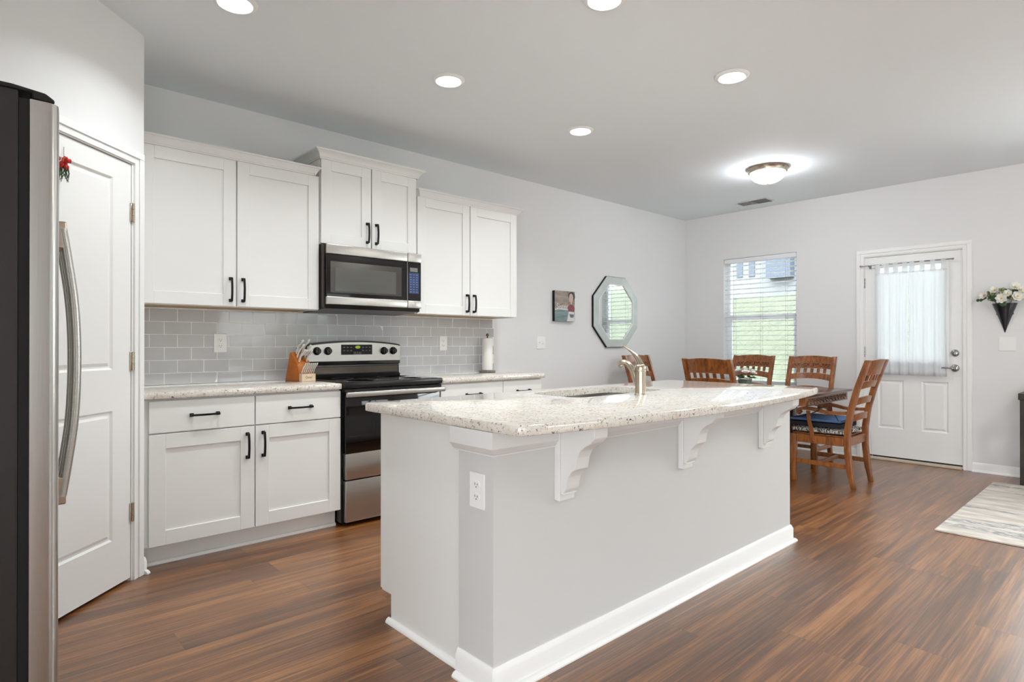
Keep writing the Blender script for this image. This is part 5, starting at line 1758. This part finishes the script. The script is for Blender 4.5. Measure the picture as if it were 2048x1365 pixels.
for k in range(9):
    yy = vy0 + random.uniform(-0.06, 0.06)
    mb.tube([(R - 0.05, yy, 1.515), (R - 0.07, vy0 + (yy - vy0) * 1.6, 1.57), (R - 0.085, vy0 + (yy - vy0) * 2.2, 1.62)], 0.0025, 6)
mb.ball((R - 0.092, vy0 + 0.002, 1.508), 0.024, 2, (0.3, 1, 0.8))
tag(mb.build('bouquet_foliage', M_leaf, smooth=60), 'dark green leaves filling the cone vase on the wall', 'foliage', kind='stuff')
tag(mb2.build('pale_foliage', M_leafpale, smooth=60), 'pale sage sprigs among the white flowers in the cone vase', 'foliage', kind='stuff')

# ------------------------------------------------------------------ rug and console shelf
mb = pillow(4.455, 6.335, -0.28, 0.975, 0.0006, 0.011, 0.2)
tag(mb.build('area_rug', M_rug, smooth=60), 'cream rug with broken grey stripes on the floor at right', 'rug')
sh = thing('console_shelf', 'dark metal console shelf against the far wall at right edge', 'shelf', (6.58, 0.30, 0))
sx0, sx1, sy0, sy1 = 6.405, 6.735, -0.25, 0.815
for x in (sx0, sx1 - 0.034):
    for y in (sy0, sy1 - 0.034):
        MB().box(x, x + 0.034, y, y + 0.034, 0.0, 0.700, 0.002).build('leg', M_metalshelf, sh)
MB().box(sx0 - 0.010, sx1 + 0.010, sy0 - 0.010, sy1 + 0.010, 0.7005, 0.755, 0.004, 2).build('top', M_metalshelf, sh)
for z in (0.455, 0.155):
    MB().box(sx0 + 0.004, sx1 - 0.004, sy0 + 0.035, sy1 - 0.035, z, z + 0.018, 0.002).box(sx0 + 0.035, sx1 - 0.035, sy0 + 0.004, sy0 + 0.034, z, z + 0.018).box(sx0 + 0.035, sx1 - 0.035, sy1 - 0.034, sy1 - 0.004, z, z + 0.018).build('shelf_board', M_metalshelf, sh)
bk = thing('dark_basket', 'low dark basket on top of the console shelf', 'basket', (6.56, 0.66, 0.756))
MB().lathe([(0.0, 0.7565), (0.09, 0.7565), (0.115, 0.775), (0.118, 0.795), (0.108, 0.797), (0.085, 0.768), (0.0, 0.766)], (6.565, 0.665, 0), 28).build('bowl', mat('dark_woven', (46, 42, 40), 0.8, noise=(60, 0.3, ONE)), bk, smooth=50)

# ------------------------------------------------------------------ ceiling fixtures
LG = 'recessed ceiling lights'
def can(x, y, label):
    t = thing('recessed_light', label, 'ceiling light', (x, y, CEIL), 0.0, LG)
    MB().lathe([(0.070, CEIL - 0.004), (0.076, CEIL - 0.012), (0.090, CEIL - 0.008), (0.097, CEIL - 0.0005), (0.070, CEIL - 0.0005)], (x, y, 0), 40).build('trim_ring', M_trim, t, smooth=40)
    MB().lathe([(0.0, CEIL - 0.010), (0.05, CEIL - 0.0095), (0.0695, CEIL - 0.005), (0.0695, CEIL - 0.001), (0.0, CEIL - 0.001)], (x, y, 0), 40).build('lens', M_lens, t, smooth=40)
    ld = bpy.data.lights.new('lamp_glow', 'AREA')
    ld.shape = 'DISK'
    ld.size = 0.13
    ld.spread = math.radians(132)
    ld.energy = CAN_W
    ld.color = (0.94, 0.975, 1.0)
    lo = bpy.data.objects.new('lamp_glow', ld)
    C.objects.link(lo)
    lo.parent = t
    lo.location = (0, 0, -0.013)
    return t
can(0.905, 2.875, 'round recessed ceiling light at the top left, nearest the pantry')
can(2.110, 2.872, 'round recessed ceiling light above the range side, middle of its row')
can(3.328, 2.900, 'round recessed ceiling light farthest along the cabinet-side row')
can(2.133, 1.715, 'round recessed ceiling light cut by the top edge of the photo')
can(3.305, 1.712, 'round recessed ceiling light above the island, nearest the dome light')
fm = thing('flush_mount_light', 'frosted dome ceiling light with nickel rim above the dining table', 'ceiling light', (5.285, 2.40, CEIL))
MB().lathe([(0.0, CEIL - 0.0005), (0.172, CEIL - 0.0005), (0.174, CEIL - 0.010), (0.166, CEIL - 0.020), (0.163, CEIL - 0.036), (0.150, CEIL - 0.044), (0.0, CEIL - 0.044)], (5.285, 2.40, 0), 48).build('rim', M_nickel, fm, smooth=30)
prof = [(0.147 * math.cos(a), CEIL - 0.0445 - 0.092 * math.sin(a)) for a in [PI / 2 * k / 12 for k in range(13)]]
MB().lathe(prof, (5.285, 2.40, 0), 48).build('glass_dome', M_dome, fm, smooth=60)
MB().lathe([(0.0, CEIL - 0.137), (0.012, CEIL - 0.137), (0.010, CEIL - 0.146), (0.0, CEIL - 0.149)], (5.285, 2.40, 0), 20).build('finial', M_nickel, fm, smooth=50)
lvl = thing('flush_mount_light', 'frosted dome ceiling light of the living side, nearest the side window', 'ceiling light', (4.45, -0.95, CEIL))
MB().lathe([(0.0, CEIL - 0.0005), (0.172, CEIL - 0.0005), (0.174, CEIL - 0.010), (0.163, CEIL - 0.036), (0.150, CEIL - 0.044), (0.0, CEIL - 0.044)], (4.45, -0.95, 0), 40).build('rim', M_nickel, lvl, smooth=30)
MB().lathe([(r, z) for r, z in prof], (4.45, -0.95, 0), 40).build('glass_dome', mat('lit_living_dome', (255, 255, 250), 0.4, emit=(255, 252, 246), strength=LIVING_E), lvl, smooth=60)
vt = thing('ceiling_vent', 'white ceiling air vent beyond the dome light', 'vent', (6.42, 3.07, CEIL))
MB().box(6.325, 6.515, 2.885, 3.255, CEIL - 0.006, CEIL - 0.0005, 0.002).build('frame', M_vent, vt)
mb = MB()
for k in range(7):
    x = 6.345 + k * 0.025
    mb.prism([(x, CEIL - 0.0062), (x + 0.014, CEIL - 0.013), (x + 0.016, CEIL - 0.012), (x + 0.004, CEIL - 0.0062)], 'y', 2.905, 3.062)
mb.build('louvers', M_ventdark, vt)
mb = MB()
for k in range(7):
    x = 6.345 + k * 0.025
    mb.prism([(x + 0.014, CEIL - 0.0062), (x, CEIL - 0.013), (x + 0.002, CEIL - 0.0135), (x + 0.016, CEIL - 0.0062)], 'y', 3.066, 3.235)
mb.build('louvers', M_vent, vt)
